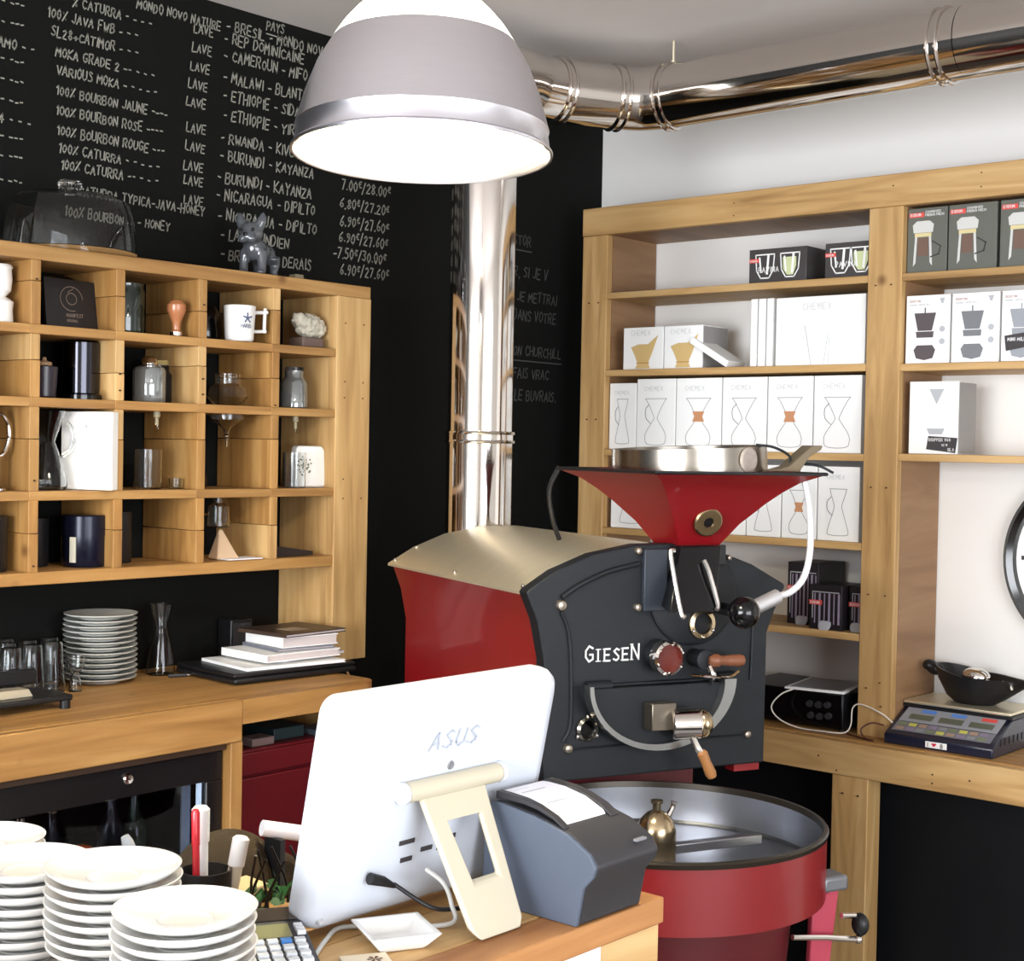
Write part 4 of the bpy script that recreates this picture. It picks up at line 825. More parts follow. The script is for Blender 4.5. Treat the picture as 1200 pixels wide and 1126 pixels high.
# third row
t = T('strainer', 'steel ring handled strainer cut by the picture edge', 'strainer', (1.832, 3.18, Z3)); MB().tube([(.0 + .028 * math.cos(2 * PI * k / 24), 0, .13 + .05 * math.sin(2 * PI * k / 24)) for k in range(24)], .005, 8, closed=True).build('ring', CHROME, t); MB().lathe([(.02, 0), (.02, .004), (.006, .012), (.006, .08)], (0, 0, 0), 20).build('stem', CHROME, t)
t = T('glass_carafe', 'hourglass coffee carafe with glass loop handle in the third row', 'carafe', (1.968, 3.20, Z3))
glass_jar(MB(), [(.048, 0), (.052, .008), (.050, .03), (.028, .10), (.022, .115), (.026, .13), (.044, .180), (.048, .190)], seg=36).build('body', GLASS, t)
MB().tube(smooth_path([(.045, -.02, .165), (.062, -.025, .135), (.055, -.025, .10), (.034, -.02, .082)], 4), .0045, 8).build('handle', GLASS, t)
t = T('white_carton', 'white box standing aslant beside the hourglass carafe, proud of the shelf', 'box', (2.07, 3.09, Z3))
q0 = [(.008, -.005), (.040, .019), (-.010, .150), (-.050, .125)]
MB().hexa([(a, b, .0005) for a, b in q0], [(a, b, .190) for a, b in q0]).build('carton', CARD, t, bevel=.001)
m = MB(); du = Vector((.058, -.13, 0)).normalized(); write(m, '1.8', (-.0255, .070, .150), .008, .0014, u=du, n=(-du.y * -1 if False else -.913, -.407, 0)); m.build('printed_mark', INK, t, smooth=False)
t = T('beaker', 'straight glass beaker in the third row', 'beaker', (2.262, 3.20, Z3)); glass_jar(MB(), [(.034, 0), (.036, .004), (.036, .1)]).build('body', GLASS, t)
t = T('shot_glass', 'low glass cup beside the straight beaker', 'glass', (2.335, 3.18, Z3)); glass_jar(MB(), [(.016, 0), (.018, .003), (.019, .026)]).build('body', GLASS, t)
t = T('printed_tin', 'rounded white tin with a printed sprig in the end pigeonhole', 'tin', (2.786, 3.17, Z3), -.12)
MB().prism([(-.036 + a, b) for a, b in arc(.0, .012, .012, 180, 270, 4) + arc(.075, .012, .012, 270, 360, 4) + arc(.066, .1, .016, 0, 90, 4) + arc(.0, .104, .012, 90, 180, 4)], 0, .03).build('tin', CERAM, t, bevel=.004)
m = MB(); rn = random.Random(3)
for k in range(46):
    a = rn.uniform(0, 2 * PI); q = rn.uniform(0, .024); x, z = -.022 + q * math.cos(a), .062 + q * math.sin(a) * 1.2; flat(m, [(x, z), (x + .005, z + .002), (x + .003, z + .006), (x - .002, z + .004)], -.0045 if False else -.0008)
m.build('printed_sprig', mat('sprig_print', (110, 112, 84), .6), t, smooth=False)
t = T('tumbler', 'clear ribbed tumbler in front of the printed tin', 'glass', (2.712, 3.155, Z3)); glass_jar(MB(), [(.030, 0), (.032, .004), (.032, .098)]).build('body', GLASS, t)
# bottom row
t = T('dark_canister', 'black canister cut by the picture edge in the bottom row', 'canister', (1.822, 3.20, Z4)); MB().lathe([(.04, 0), (.042, .003), (.042, .105), (.043, .107), (.043, .13), (.002, .131)], (0, 0, 0), 36).build('body', BLK, t)
t = T('navy_canister', 'round navy tea canister with a cream label in the bottom row', 'canister', (2.082, 3.205, Z4))
MB().lathe([(.052, 0), (.054, .003), (.054, .078)], (0, 0, 0), 40).build('body', mat('navy_tin', (14, 18, 36), .25, .3), t)
MB().lathe([(.0555, .076), (.0555, .124), (.053, .127), (.002, .127)], (0, 0, 0), 40).build('lid', MATS['navy_tin'], t)
MB().prism([(-.058 * math.cos(math.radians(a)), -.058 * math.sin(math.radians(a))) for a in (20, 28, 36)] + [(-.054 * math.cos(math.radians(a)), -.054 * math.sin(math.radians(a))) for a in (36, 28, 20)], .012, .074, 'xy').build('label', mat('cream_label', (190, 186, 170), .6), t)
t = T('black_tin', 'dark tin standing behind the navy canister', 'canister', (1.975, 3.28, Z4)); MB().lathe([(.045, 0), (.046, .003), (.046, .118), (.002, .119)], (0, 0, 0), 32).build('body', BLK, t)
t = T('shadowed_tin', 'black cylindrical tin in the dark of the bottom row', 'canister', (2.205, 3.26, Z4)); MB().lathe([(.042, 0), (.043, .003), (.043, .13), (.002, .131)], (0, 0, 0), 32).build('body', BLK, t)
t = T('hanging_flask', 'hanging glass flask above the paper cone', 'flask', (2.487, 3.20, Z4))
glass_jar(MB(), [(.03, .085), (.032, .088), (.030, .14), (.012, .15), (.012, .166)]).build('flask', GLASS, t)
MB().tube([(-.055, .03, 0), (-.055, .03, .165)], .003, 6).tube([(-.055, .03, .12), (-.03, .0, .12)], .003, 6).cyl((-.055, .03, 0), (-.055, .03, .006), .025).build('stand', CHROME, t)
t = T('paper_cone', 'folded beige paper filter cone under the glass flask', 'filter', (2.500, 3.185, Z4))
MB().hexa([(-.04, -.02, .0005), (.03, -.025, .0005), (.035, .025, .0005), (-.035, .03, .0005)], [(-.022, -.004, .078), (-.012, -.004, .080), (-.012, .004, .080), (-.022, .004, .078)]).build('cone', mat('kraft_filter', (196, 168, 138), .8), t, bevel=.003)
MB().box(-.03, -.055, .0005, .085, .02, .003).build('paper', PAPER, t)
t = T('slanting_book', 'dark thin book lying flat in the end pigeonhole', 'book', (2.72, 3.21, Z4)); MB().hexa([(-.08, -.06, .001), (.06, -.06, .001), (.06, .08, .001), (-.08, .08, .001)], [(-.08, -.06, .032), (.06, -.06, .012), (.06, .08, .012), (-.08, .08, .032)]).build('cover', mat('dark_cover', (42, 30, 26), .5), t)

# ------------------------------------------------------------------ left back counter
ZL = 1.085
lc = thing('back_counter', 'long wooden back counter below the pigeonhole shelf', 'counter', (2.0, 2.82, 0))
pts = [(1.2, YBK), (1.2, 2.822)] + arc(2.655, 2.847, .025, 270, 360, 6) + [(2.68, YBK)]
part(MB().prism(pts, ZL - .026, ZL, 'xy'), 'top_board', DX, lc, bevel=.003)
pts = [(1.2, 2.85), (1.2, 2.795)] + arc(2.655, 2.845, .05, 270, 360, 6) + [(2.705, 3.3), (2.68, 3.3)] + arc(2.655, 2.845, .03, 360, 270, 6)
part(MB().prism([(2.256, 2.822), (2.256, 2.796)] + arc(2.656, 2.846, .05, 270, 360, 6) + [(2.706, 3.34), (2.681, 3.34)] + arc(2.656, 2.847, .024, 360, 270, 4) + [(2.656, 2.822)], 1.026, ZL - .0005, 'xy'), 'fascia', DX, lc, bevel=.003)
part(bx(1.2, 2.796, .985, 2.2555, 2.8215, ZL - .0005), 'fascia', DX, lc, bevel=.003)
part(bx(2.225, 2.80, 0, 2.26, YBK, .985), 'side_panel', DZ, lc, bevel=.002)
part(bx(2.665, 2.90, 0, 2.695, YBK, 1.026), 'side_panel', DZ, lc)

# bottle fridge
fg = thing('bottle_fridge', 'black undercounter fridge with a glass door and a round lock', 'fridge', (1.8, 2.83, 0))
m = MB().box(1.22, 2.86, .05, 1.25, 3.3, .975).box(2.195, 2.86, .05, 2.222, 3.3, .975).box(1.25, 2.86, .945, 2.195, 3.3, .975).box(1.25, 2.86, .05, 2.195, 3.3, .10).box(1.25, 3.27, .10, 2.195, 3.3, .945)
part(m, 'cabinet', BLK, fg)
m = MB().box(1.22, 2.828, .895, 2.222, 2.856, .965).box(2.175, 2.828, .06, 2.222, 2.856, .895).box(1.22, 2.828, .06, 1.27, 2.856, .895).box(1.27, 2.828, .06, 2.175, 2.856, .12)
part(m, 'door_frame', mat('satin_black', (18, 16, 18), .3), fg, bevel=.003)
part(bx(1.27, 2.838, .12, 2.175, 2.843, .895), 'glass_pane', mat('fridge_glass', (215, 218, 226), .02, trans=1, ior=1.25), fg)
part(bx(2.163, 2.846, .12, 2.174, 2.853, .890), 'reflecting_strip', mat('pale_strip', (196, 214, 232), .3, emit=.5), fg)  # aluminium strip, no lamp: its bluish reflection is put in as a faint glow
part(bx(2.135, 2.87, .14, 2.160, 2.875, .885), 'side_liner', mat('liner_grey', (120, 130, 145), .3), fg)
part(MB().lathe([(.013, 0), (.013, .006), (.010, .010), (.003, .008)], (1.954, 2.828, .938), 20, (0, -1, 0)), 'lock', CHROME, fg)
part(bx(1.20, 2.815, .968, 2.22, 2.86, .985), 'top_trim', mat('bronze_trim', (66, 48, 34), .4), fg)
part(bx(1.26, 2.87, .700, 2.19, 3.25, .706), 'shelf', mat('wire_shelf', (90, 90, 92), .4, .6), fg)
part(bx(1.26, 2.87, .425, 2.19, 3.25, .431), 'shelf', MATS['wire_shelf'], fg)
def bottle(x, y, z, h, rr, m1, lab, cap=None):
    t = T('bottle', lab, 'bottle', (x, y, z), 0, 'bottles in the fridge')
    MB().lathe([(rr * .9, 0), (rr, .005), (rr, h * .5), (rr * .8, h * .6), (rr * .38, h * .76), (rr * .36, h * .95), (rr * .3, h)], (0, 0, 0), 20).build('body', m1, t)
    if cap: MB().cyl((0, 0, h * .96), (0, 0, h * 1.04), rr * .42, seg=14).build('cap', cap, t)
bottle(1.98, 2.93, .706, .20, .03, SGLASS, 'clear necked bottle behind the fridge glass, nearest the lock', CHROME)
bottle(2.05, 2.94, .706, .17, .034, DGLASS, 'greenish bottle behind the fridge glass beside the bright strip', BRASS)
bottle(1.84, 2.95, .706, .16, .03, SGLASS, 'clear bottle behind the fridge glass, second from the saucers', BRASS)
bottle(1.76, 2.95, .706, .15, .03, DGLASS, 'short green bottle farthest from the lock behind fridge glass', CHROME)
t = T('orange', 'bright orange fruit behind the fridge glass', 'fruit', (1.90, 2.92, .706)); MB().ball((0, 0, .038), .038, seg=24).build('fruit', mat('orange_peel', (214, 84, 30), .5, bump=.3, scale=90), t)
MB().cyl((0, 0, .074), (0, 0, .079), .003, seg=6).build('stalk', mat('stalk_green', (70, 90, 40), .7), t)

# red drawer cabinet under the right end of the back counter
rcab = thing('red_cabinet', 'dark red metal cabinet under the rounded end of the back counter', 'cabinet', (2.46, 2.86, 0))
part(bx(2.262, 2.86, .02, 2.66, 3.3, .945), 'body', DRED, rcab, bevel=.004)
part(bx(2.268, 2.848, .885, 2.654, 2.86, .940), 'drawer_front', DRED, rcab, bevel=.003)
part(bx(2.268, 2.848, .05, 2.654, 2.86, .878), 'door', DRED, rcab, bevel=.003)
tag(bx(2.275, 2.90, .9455, 2.34, 3.0, .972).build('green_box', mat('leaf_green', (60, 96, 40), .6), None, bevel=.002), 'small green box on the red cabinet', 'box')
tag(bx(2.35, 2.875, .9455, 2.42, 2.93, .965).build('grey_box', mat('warm_grey', (120, 100, 96), .6), None, bevel=.002), 'low grey box in front on the red cabinet', 'box')
tag(bx(2.44, 2.90, .9455, 2.54, 3.02, .975).build('teal_box', mat('dark_teal', (30, 48, 50), .5), None, bevel=.002), 'dark teal box on the red cabinet, beneath the counter', 'box')
tag(bx(2.56, 2.88, .9455, 2.63, 2.95, .960).build('slate_box', mat('slate_card', (58, 66, 72), .5), None, bevel=.002), 'slate coloured box on the red cabinet near its end panel', 'box')

# things on the back counter
def ordinal(i): return ['topmost', 'second', 'third', 'fourth', 'fifth', 'sixth', 'seventh', 'eighth', 'ninth', 'tenth', 'eleventh', 'twelfth', 'thirteenth', 'fourteenth', 'fifteenth', 'sixteenth', 'seventeenth', 'eighteenth', 'nineteenth', 'twentieth', 'twenty first', 'twenty second', 'twenty third'][i]
plate_me = None; NP = 13
for k in range(NP):
    i = NP - 1 - k; lab = ('topmost plate of the white stack on the back counter' if i == 0 else 'lowest plate of the white stack on the back counter' if k == 0 else ordinal(i) + ' plate from the top of the back counter stack')
    z = ZL + .0005 + k * .0133
    if plate_me is None:
        o = MB().lathe([(.050, 0), (.052, .003), (.075, .007), (.090, .0125), (.0915, .015), (.088, .0148), (.070, .0105), (.05, .0075), (.001, .007)], (0, 0, 0), 44).build('plate', PLATEM); plate_me = o
    else: o = plate_me.copy(); COL.objects.link(o)
    o.location = (2.165 + random.uniform(-.002, .002), 3.255 + random.uniform(-.002, .002), z); tag(o, lab, 'plate', 'plates stacked on the back counter')
t = T('glass_pourer', 'tall narrow waisted glass carafe standing beside the plates', 'carafe', (2.345, 3.25, ZL))
glass_jar(MB(), [(.034, 0), (.038, .006), (.036, .04), (.018, .11), (.016, .13), (.026, .165), (.030, .185)], seg=32).build('body', GLASS, t)
gl0 = None
gpos = [(1.80, 3.16, 'row nearest the edge, first'), (1.865, 3.17, 'x'), (1.93, 3.185, 'x'), (1.995, 3.20, 'x'), (1.83, 3.235, 'x'), (1.90, 3.25, 'x'), (1.965, 3.265, 'x'), (2.03, 3.275, 'x'), (1.87, 3.31, 'x'), (1.94, 3.325, 'x')]
glab = ['tumbler in the front row cut by the picture edge', 'second tumbler of the front row among the upturned glasses', 'third tumbler of the front row among the upturned glasses', 'front row tumbler nearest the plate stack',
        'middle row tumbler farthest from the plates', 'second tumbler of the middle row of glasses', 'third tumbler of the middle row of glasses', 'middle row tumbler touching the plate stack', 'back row tumbler against the black wall', 'back row tumbler nearer the plates']
for (x, y, _), lab in zip(gpos, glab):
    if gl0 is None:
        gl0 = glass_jar(MB(), [(.030, 0), (.030, .002), (.026, .06), (.023, .115), (.021, .12), (.002, .121)], seg=24).build('tumbler', GLASS); o = gl0
    else: o = gl0.copy(); COL.objects.link(o)
    o.location = (x, y, ZL + .0005); tag(o, 'clear upturned ' + lab, 'glass', 'upturned tumblers on the back counter')
t = T('stemmed_glass', 'tiny stemmed glass in front of the plate stack', 'glass', (2.035, 3.165, ZL)); glass_jar(MB(), [(.016, 0), (.016, .003), (.012, .035), (.008, .045), (.02, .055), (.024, .085)]).build('body', GLASS, t)
t = T('drip_tray', 'black plastic drip tray with feet at the picture edge', 'tray', (1.80, 3.02, ZL))
MB().box(-.12, -.05, .018, .105, .09, .032).build('tray', BLK, t, bevel=.004)
for x, y in ((.09, -.04), (.09, .08), (-.10, -.04), (-.10, .08)): MB().cyl((x, y, 0), (x, y, .02), .012).build('foot', BLK, t)
MB().box(-.12, .095, .04, .10, .11, .075).build('rail', BLK, t, bevel=.004)
MB().prism([(-.10, .033), (.02, .033), (.01, .05), (-.10, .052)], -.02, .02).build('steel_strip', STEEL, t)
t = T('pen', 'small chrome pen lying flat in front of the waisted carafe', 'pen', (2.345, 3.175, ZL)); MB().cyl((-.022, .01, .0055), (.022, -.01, .0055), .005, .004, 12).build('barrel', DGREY, t); MB().cyl((.0222, -.0102, .0055), (.030, -.0138, .0055), .004, .003, 12).build('tip', CHROME, t)
lt = T('laptop', 'closed black laptop lying under the books', 'laptop', (2.575, 3.08, ZL), math.radians(-4))
bx(-.205, -.135, .003, .185, .14, .018).build('base', BLK, lt, bevel=.006)
bx(-.205, -.132, .0185, .185, .14, .030).build('lid', BLK, lt, bevel=.005)
zb = ZL + .0305
def book(name, lab, cx, cy, z, a, b, h, rz, cover, pages=True, cat='book', grp='books and papers on the laptop'):
    t = T(name, lab, cat, (cx, cy, z), math.radians(rz), grp)
    if pages:
        bx(-a, -b + .003, .0025, a - .003, b - .003, h - .0025).build('pages', PAPERG if cat == 'book' else PAPER, t)
        bx(-a - .001, -b, 0.0002, a, b, .0025).build('back_cover', cover, t); bx(-a - .001, -b, h - .0025, a, b, h).build('front_cover', cover, t)
        bx(-a - .0035, -b, 0.0002, -a - .001, b, h).build('spine', cover, t)
    else: bx(-a, -b, .0003, a, b, h).build('sheets', cover, t)
    return t
book('magazine', 'glossy white magazine at the bottom of the pile', 2.580, 3.070, zb, .150, .115, .008, -8, CARD, cat='magazine')
book('loose_papers', 'loose white papers sticking out towards the post', 2.655, 3.11, zb + .0085, .125, .10, .006, 8, PAPER, False, cat='paper')
book('catalogue', 'thick pale catalogue with grey page edges', 2.605, 3.07, zb + .015, .120, .10, .020, -3, CARD)
book('slim_book', 'slim grey book between catalogue and notebook', 2.635, 3.075, zb + .0355, .088, .09, .008, -9, mat('grey_cover', (110, 112, 122), .4))
book('white_book', 'thick white book in the upper half of the pile', 2.650, 3.08, zb + .044, .088, .088, .028, -6, CARD)
nb = book('notebook', 'dark brown notebook with a label on top of the pile', 2.655, 3.085, zb + .0725, .108, .095, .010, 2, mat('brown_cover', (62, 48, 40), .4))
bx(-.050, -.05, .0101, .015, .01, .0107).build('cover_label', mat('tan_label', (160, 140, 118), .6), nb)
bx(.03, -.04, -.002, .125, .085, .0).build('loose_sheet', PAPER, nb)
t = T('black_speaker', 'small black box standing against the wall behind the books', 'speaker', (2.64, 3.31, ZL)); bx(-.04, -.03, 0, .035, .03, .12).build('case', BLK, t, bevel=.004); bx(-.033, -.032, .02, .028, -.03, .11).build('grille', DGREY, t)
tag(MB().tube(smooth_path([(2.76, 3.30, ZL + .04), (2.78, 3.2, ZL + .045), (2.80, 3.05, ZL + .005), (2.80, 3.0, ZL - .06), (2.79, 2.99, ZL - .15)], 5), .0028, 6).build('hanging_cable', mat('tan_cable', (170, 130, 90), .5)), 'thin tan cable hanging over the counter end', 'cable')

# ------------------------------------------------------------------ foreground bar counter
ZB = 1.10
bar = thing('bar_counter', 'wooden bar counter in the foreground holding the till screen', 'counter', (.8, 1.3, 0))
part(bx(-.9, 1.205, ZB - .035, 1.64, 1.318, ZB), 'plank', OX, bar, bevel=.002)
part(bx(-.9, 1.320, ZB - .035, 1.64, 1.48, ZB), 'plank', DX, bar, bevel=.002)
part(bx(-.9, 1.140, ZB - .035, 1.64, 1.203, ZB), 'edge_board', wood('brown_edge', (120, 74, 36), (150, 100, 54), (172, 122, 72), axis='x'), bar, bevel=.002)
part(bx(-.9, 1.146, .05, 1.636, 1.175, ZB - .035), 'front_panel', OX, bar)
part(bx(1.60, 1.175, .05, 1.636, 1.95, .955), 'end_panel', OZ, bar)
part(bx(-.9, 1.485, .93, 1.60, 2.02, .955), 'work_shelf', DX, bar, bevel=.002)
part(bx(-.9, 1.48, .955, 1.60, 1.488, ZB - .036), 'riser', DX, bar)
part(bx(-.9, 1.95, 0, 1.60, 1.97, .93), 'back_panel', DX, bar)
tag(bx(1.40, 1.1435, 1.0, 1.506, 1.1455, 1.071).build('notice', PAPER), 'white paper notice pinned on the front of the bar counter', 'notice')
# saucers
sa0 = None
prof = [(.030, 0), (.032, .0025), (.048, .0045), (.066, .0115), (.0765, .0195), (.0775, .022), (.0755, .0222), (.062, .0145), (.046, .009), (.0305, .0075), (.0295, .009), (.027, .009), (.0262, .0072), (.001, .0068)]
stacks = [((.974, 1.302), 1.200, 'front stack beside the calculator'), ((.992, 1.458), 1.211, 'second stack'), ((.974, 1.618), 1.188, 'third stack'), ((1.014, 1.785), 1.178, 'farthest stack')]
for (sx, sy), ztop, lab in stacks:
    base = ZB if sy < 1.46 else .955
    n = int(round((ztop - .022 - base) / .0128)) + 1; pitch = (ztop - .022 - base - .0005) / (n - 1)
    for i in range(n):
        z = ztop - .022 - i * pitch
        if sa0 is None: sa0 = MB().lathe(prof, (0, 0, 0), 56).build('saucer', CERAM); o = sa0
        else: o = sa0.copy(); COL.objects.link(o)
        j = .0014
        o.location = (sx + random.uniform(-j, j), sy + random.uniform(-j, j), z)
        L = ordinal(i) + ' white saucer ' + ('of the ' if i == 0 else 'from the top of the ') + lab
        tag(o, L, 'saucer', 'saucers of the ' + lab)

# till screen
tm = thing('till_monitor', 'white touch screen till seen from behind on its leg', 'monitor', (1.3825, 1.335, ZB))
TL = math.radians(11.5); MR = Matrix.Rotation(TL, 4, 'X')
rrp = lambda w_, h0, h1, r_: [(a, b) for a, b in arc(w_ - r_, h1 - r_, r_, 0, 90, 6) + arc(-w_ + r_, h1 - r_, r_, 90, 180, 6) + arc(-w_ + r_, h0 + r_, r_, 180, 270, 6) + arc(w_ - r_, h0 + r_, r_, 270, 360, 6)]
def tilted(m):
    bmesh.ops.transform(m.bm, matrix=MR, verts=m.bm.verts); return m
m = MB(); P1 = rrp(.202, .008, .300, .022); P2 = rrp(.180, .030, .278, .02); P0 = rrp(.2, .010, .298, .021)
m.rings([[(a, .045, b) for a, b in P0], [(a, .030, b) for a, b in P1], [(a, .020, b) for a, b in P1], [(a, .009, b) for a, b in rrp(.1985, .0115, .2965, .022)], [(a, .003, b) for a, b in rrp(.192, .018, .290, .022)], [(a, 0, b) for a, b in P2]])
tilted(m).build('shell', WPLAS, tm)
tilted(MB().box(-.18, .0445, .03, .18, .0465, .28)).build('screen', GLOSS, tm)
m = MB(); lx = -.046
for ch in 'ASUS':
    wdt = write(m, ch, (lx, -.0012, .222), .022, .0028, slant=.25, sp=.28, wid=1.25); lx += wdt
tilted(m).build('maker_lettering', mat('embossed_grey', (178, 184, 196), .4), tm, smooth=False)
MB().cyl((-.085, -.042, .170), (.088, -.042, .170), .013, seg=24).build('hinge_barrel', IVORY, tm, bevel=.003)
MB().cyl((-.093, -.042, .170), (-.085, -.042, .170), .014, seg=24).build('hinge_cap', WPLAS, tm, bevel=.002)
MB().cyl((.088, -.042, .170), (.096, -.042, .170), .014, seg=24).build('hinge_cap', WPLAS, tm, bevel=.002)
# leg with an opening
m = MB()
def lp(x, t): return x * (1 - .24 * t) - .015 * t, -.048 - .098 * t, .162 - .160 * t
def legring(xs, t, off): return [(lp(x, t)[0], lp(x, t)[1] + off, lp(x, t)[2]) for x in xs]
cells_t = [0, .12, .2, .64, .72, .93, 1.0]; xs = [-.062, -.030, .034, .058]
grid = {}
for side_ in (0, 1):
    for i, t_ in enumerate(cells_t):
        for j, x_ in enumerate(xs):
            xx = x_
            if i == 6: xx = x_ * .8
            if (i in (2,) and j in (1, 2)): pass
            if i in (3,) and j == 1: xx = -.022
            a_ = lp(xx, t_); grid[side_, i, j] = m.bm.verts.new((a_[0], a_[1] + (.012 if side_ else 0), a_[2] + (.004 if side_ else 0)))
hole = (2, 1)
for i in range(6):
    for j in range(3):
        if (i, j) == hole: continue
        for side_ in (0, 1): m.bm.faces.new([grid[side_, i, j], grid[side_, i, j + 1], grid[side_, i + 1, j + 1], grid[side_, i + 1, j]])
def wallf(a, b): m.bm.faces.new([grid[0, a[0], a[1]], grid[0, b[0], b[1]], grid[1, b[0], b[1]], grid[1, a[0], a[1]]])
for i in range(6): wallf((i, 0), (i + 1, 0)); wallf((i, 3), (i + 1, 3))
for j in range(3): wallf((0, j), (0, j + 1)); wallf((6, j), (6, j + 1))
wallf((2, 1), (2, 2)); wallf((3, 1), (3, 2)); wallf((2, 1), (3, 1)); wallf((2, 2), (3, 2))
m.build('stand_leg', IVORY, tm, bevel=.0035, seg=3)
tilted(MB().box(-.072, -.0012, .10, -.045, .004, .106)).build('vent_slot', INKD, tm)
for x, z in ((-.065, .076), (-.03, .084), (.0, .08), (.012, .092)): tilted(MB().box(x, -.0015, z, x + .020, .004, z + .006)).build('port', INKD, tm)
tilted(MB().lathe([(.006, 0), (.005, .002), (.002, .001)], (0, 0, .196), 16, (0, -1, 0))).build('lock_slot', INK, tm)
for x, z in ((-.185, .025), (-.165, .270)): tilted(MB().lathe([(.005, -.001), (.004, .001), (.001, .0)], (x, .002, z), 12, (0, -1, 0))).build('screw_cover', INKL, tm)
tilted(MB().tube([(-.125, -.010, .072), (-.105, -.014, .066), (-.085, -.016, .056)], [.0075, .0065, .003], 12)).build('power_plug', BLK, tm)
MB().tube(smooth_path([(1.2965, 1.309, 1.1545), (1.33, 1.275, 1.125), (1.37, 1.265, 1.117), (1.42, 1.27, 1.108), (1.46, 1.285, 1.104)], 5), .0028, 8).build('power_cord', BLK, tm, world=True)
MB().tube(smooth_path([(1.345, 1.30, 1.165), (1.352, 1.275, 1.15), (1.356, 1.265, 1.125), (1.345, 1.255, 1.106), (1.29, 1.30, 1.104), (1.245, 1.345, 1.104), (1.20, 1.325, 1.1035), (1.15, 1.29, 1.1035)], 6), .003, 8).build('usb_cord', mat('grey_cable', (190, 190, 186), .5), tm, world=True)

# receipt printer
rp = thing('receipt_printer', 'dark grey receipt printer with a paper slip beside the till screen', 'printer', (1.522, 1.22, ZB))
prf = [(1.304, 1.1005), (1.298, 1.218), (1.288, 1.235), (1.271, 1.235), (1.217, 1.228), (1.161, 1.214), (1.125, 1.195), (1.115, 1.180), (1.119, 1.167), (1.134, 1.151), (1.144, 1.1005)]
part(MB().prism(prf, 1.461, 1.590, 'yz'), 'body', DGREY, rp, bevel=.003)
part(MB().prism(prf, 1.4545, 1.461, 'yz'), 'side_panel', BGREY, rp, bevel=.0015)
top = [(1.288, 1.2375), (1.271, 1.2385), (1.24, 1.2375), (1.217, 1.234), (1.19, 1.226), (1.172, 1.2165)]
part(MB().prism([(y, z + .010 - .0015 * i) for i, (y, z) in enumerate(top)] + [(y, z) for y, z in top[::-1]], 1.462, 1.474, 'yz'), 'lid_rail', DGREY, rp, bevel=.002)
part(MB().prism([(y, z + .010 - .0015 * i) for i, (y, z) in enumerate(top)] + [(y, z) for y, z in top[::-1]], 1.560, 1.578, 'yz'), 'lid_rail', DGREY, rp, bevel=.002)
pp = [(1.290, 1.2448), (1.28, 1.2455), (1.25, 1.244), (1.215, 1.237), (1.185, 1.224), (1.176, 1.213)]
part(MB().prism(pp + [(y, z - .0008) for y, z in pp[::-1]], 1.474, 1.560, 'yz'), 'paper_slip', PAPER, rp)
m = MB()
for k in range(7):
    y = 1.205 + k * .014; z = 1.2345 + (k * .0019 if k < 4 else .0085); m.poly([(1.484, y, z + .0022), (1.484, y + .0016, z + .0024), (1.484 + .03 + .03 * ((k * 7) % 5) / 5, y + .0016, z + .0024), (1.484 + .03 + .03 * ((k * 7) % 5) / 5, y, z + .0022)])
part(m, 'receipt_print', INKL, rp, smooth=False)
part(bx(1.545, 1.118, 1.196, 1.566, 1.124, 1.199), 'feed_button', INK, rp)

# white dish
ds = thing('coin_dish', 'small square white dish below the till screen', 'dish', (1.255, 1.262, ZB), math.radians(-26))
sq = lambda h, z: [(-h, -h, z), (h, -h, z), (h, h, z), (-h, h, z)]
MB().rings([sq(.026, .0005), sq(.030, .004), sq(.043, .020), sq(.044, .022), sq(.038, .022), sq(.028, .008), sq(.024, .006)]).build('dish', CERAM, ds, bevel=.0015)
cdm = thing('kraft_card', 'cream card with a small flower stamp lying by the white dish', 'card', (1.178, 1.226, ZB), math.radians(-30))
bx(-.028, -.05, .0003, .028, .036, .004).build('card', mat('pale_kraft', (222, 208, 182), .7), cdm, bevel=.0008)
m = MB()
for k in range(6):
    a = 2 * PI * k / 6; m.poly([(.01, .015, .0044), (.01 + .008 * math.cos(a - .3), .015 + .008 * math.sin(a - .3), .0044), (.01 + .010 * math.cos(a), .015 + .010 * math.sin(a), .0044), (.01 + .008 * math.cos(a + .3), .015 + .008 * math.sin(a + .3), .0044)])
m.build('flower_stamp', mat('brown_ink', (96, 66, 46), .7), cdm, smooth=False)
# calculator
ca = thing('calculator', 'grey desk calculator with blue and white keys beside the saucers', 'calculator', (1.128, 1.345, ZB), math.radians(-31))
MB().hexa([(-.048, -.105, .0005), (.048, -.105, .0005), (.048, .08, .0005), (-.048, .08, .0005)], [(-.046, -.105, .014), (.046, -.105, .014), (.046, .08, .030), (-.046, .08, .030)]).build('body', DGREY, ca, bevel=.003)
def cz(y): return .014 + .016 * (y + .105) / .185 + .0012
def cpl(m, x0, x1, y0, y1, l=0.0): m.poly([(x0, y0, cz(y0) + l), (x1, y0, cz(y0) + l), (x1, y1, cz(y1) + l), (x0, y1, cz(y1) + l)]); return m
cpl(MB(), -.040, .040, .035, .073).build('solar_cell', mat('brown_cell', (66, 58, 50), .1), ca, smooth=False)
cpl(MB(), -.038, .026, -.015, .024).build('display', mat('olive_lcd', (140, 138, 100), .1), ca, smooth=False)
kb = mat('key_white', (214, 218, 222), .4); kbl = mat('key_blue', (70, 130, 200), .4)
for r_ in range(4):
    for c_ in range(5):
        x = -.038 + c_ * .0160; y = -.034 - r_ * .018; bx(x, y, cz(y) - .001, x + .012, y + .011, cz(y) + .004).build('key', kbl if (r_ == 0 and c_ == 3) else kb, ca)
for k in range(3): bx(.032, -.012 + k * .012, cz(0) - .001, .042, -.005 + k * .012, cz(0) + .004).build('key', kb, ca)
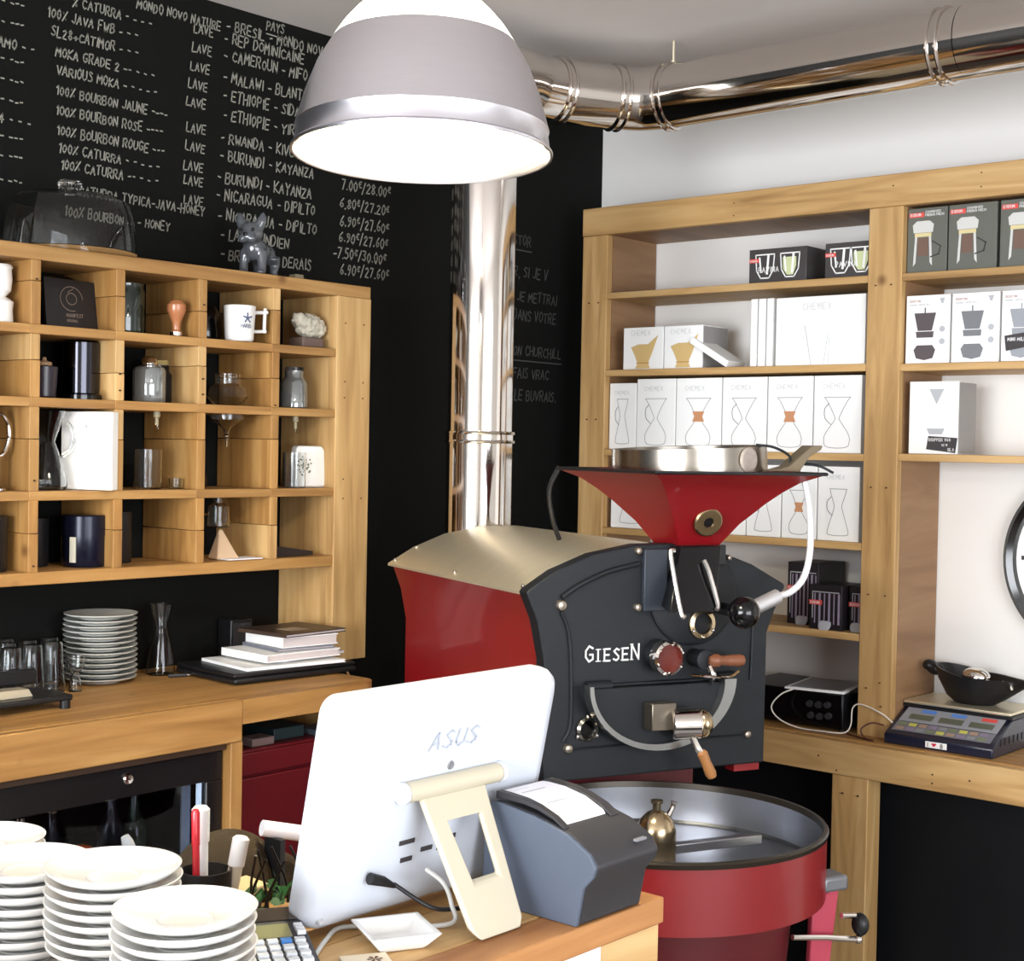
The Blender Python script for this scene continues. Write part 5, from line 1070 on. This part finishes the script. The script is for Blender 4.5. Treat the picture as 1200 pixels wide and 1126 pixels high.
# pen pot and clutter on the work shelf
ZW = .9555
pp_ = thing('pen_pot', 'black pen pot on the staff side of the bar', 'pot', (1.262, 1.640, ZW))
glass_jar(MB(), [(.03, 0), (.033, .003), (.036, .155), (.036, .158)], wall=.003).build('pot', BLK, pp_)
def pen(name, lab, x, y, dx, dy, z1, rr, material, capm=None):
    t = T(name, lab, 'pen', (1.262 + x, 1.64 + y, ZW + .006)); d = Vector((dx, dy, z1)); MB().tube([Vector((0, 0, 0)), d * .96, d], [rr, rr, rr * .7], 16).build('barrel', material, t)
    if capm: MB().tube([d * .80, d * .99, d * 1.01], [rr * 1.15, rr * 1.2, rr * .8], 16).build('cap', capm, t)
pen('red_pen', 'red pen standing upright in the pen pot', -.012, .0, -.006, .0, .235, .005, mat('red_plastic', (200, 40, 50), .3, coat=.4), MATS['red_plastic'])
pen('white_marker', 'fat white marker standing behind the red pen', .002, .012, .004, .008, .232, .0105, CARD, CARD)
pen('beige_brush', 'cream handled scraper leaning outward in the pen pot', .012, -.006, .035, -.012, .19, .010, mat('cream_plastic', (220, 208, 184), .4), CARD)
pen('clear_tube', 'clear curved plastic tube leaning out of the pen pot', -.02, .012, -.075, .04, .205, .008, mat('frosted_plastic', (196, 202, 206), .25, trans=.4))
t = T('felt_cap', 'olive brown rounded felt cap lying behind the saucers', 'cap', (1.535, 1.93, ZW))
remesh(MB().ball((-.010, 0, .032), .095, .075, .078, 24).ball((.05, -.02, .02), .075, .06, .05, 20).build('crown', mat('olive_felt', (54, 42, 24), .9, bump=.6, scale=200, var=.15), t), .006, 4)
tag(MB().box(-.085, -.03, 0, .085, .03, .012, Matrix.Translation((1.385, 1.785, ZW + .056)) @ Matrix.Rotation(math.radians(-4), 4, 'Z') @ Matrix.Rotation(math.radians(-3), 4, 'Y')).build('bamboo_board', mat('bamboo', (214, 192, 146), .5, var=.08, scale=30, stretch=(1, 8, 1)), None, bevel=.002), 'pale bamboo board lying in front of the felt cap', 'board')
tag(bx(1.33, 1.745, ZW, 1.45, 1.825, ZW + .050).build('storage_box', mat('dark_slate', (44, 38, 36), .5), None, bevel=.002), 'low dark box beneath the bamboo board', 'box')
t = T('paper_roll', 'white paper roll lying behind the till screen', 'paper roll', (1.60, 1.86, ZW))
MB().cyl((-.045, .015, .118), (.10, -.045, .082), .013, seg=20).build('roll', PAPER, t)
MB().box(-.035, -.02, 0, -.025, .02, .102).build('bracket', BLK, t); MB().box(.07, -.045, 0, .08, -.01, .078).build('bracket', BLK, t)
t = T('herb_pot', 'green herb sprigs in a black wire basket behind the till screen', 'plant', (1.418, 1.662, ZW))
m = MB(); rn = random.Random(5)
MB().lathe([(.030, 0), (.034, .05), (.031, .05), (.028, .004)], (0, 0, 0), 20).build('pot', BLK, t)
for k in range(55):
    a = rn.uniform(0, 2 * PI); q = rn.uniform(0, .050); z = .045 + rn.uniform(0, .05); c = Vector((q * math.cos(a), q * math.sin(a), z)); d = Vector((rn.uniform(-1, 1), rn.uniform(-1, 1), rn.uniform(-.3, 1))).normalized() * .020; e = d.orthogonal().normalized() * .009
    m.poly([c, c + d * .5 + e, c + d, c + d * .5 - e])
o = m.build('leaves', mat('herb_green', (34, 84, 34), .6, var=.3, scale=40), t, smooth=False); o['kind'] = 'stuff'
m = MB()
for k in range(9): a = 2 * PI * k / 9; m.tube(smooth_path([(.03 * math.cos(a), .03 * math.sin(a), .01), (.048 * math.cos(a), .048 * math.sin(a), .08), (.04 * math.cos(a + .6), .04 * math.sin(a + .6), .145)], 3), .0022, 5)
m.build('wire_basket', BLK, t)
tag(MB().cyl((1.262, 1.60, ZW + .0065), (1.36, 1.52, ZW + .0065), .006, seg=8).build('wooden_stick', mat('yellow_wood', (212, 180, 110), .5)), 'yellow wooden stick lying in front of the herbs', 'stick')
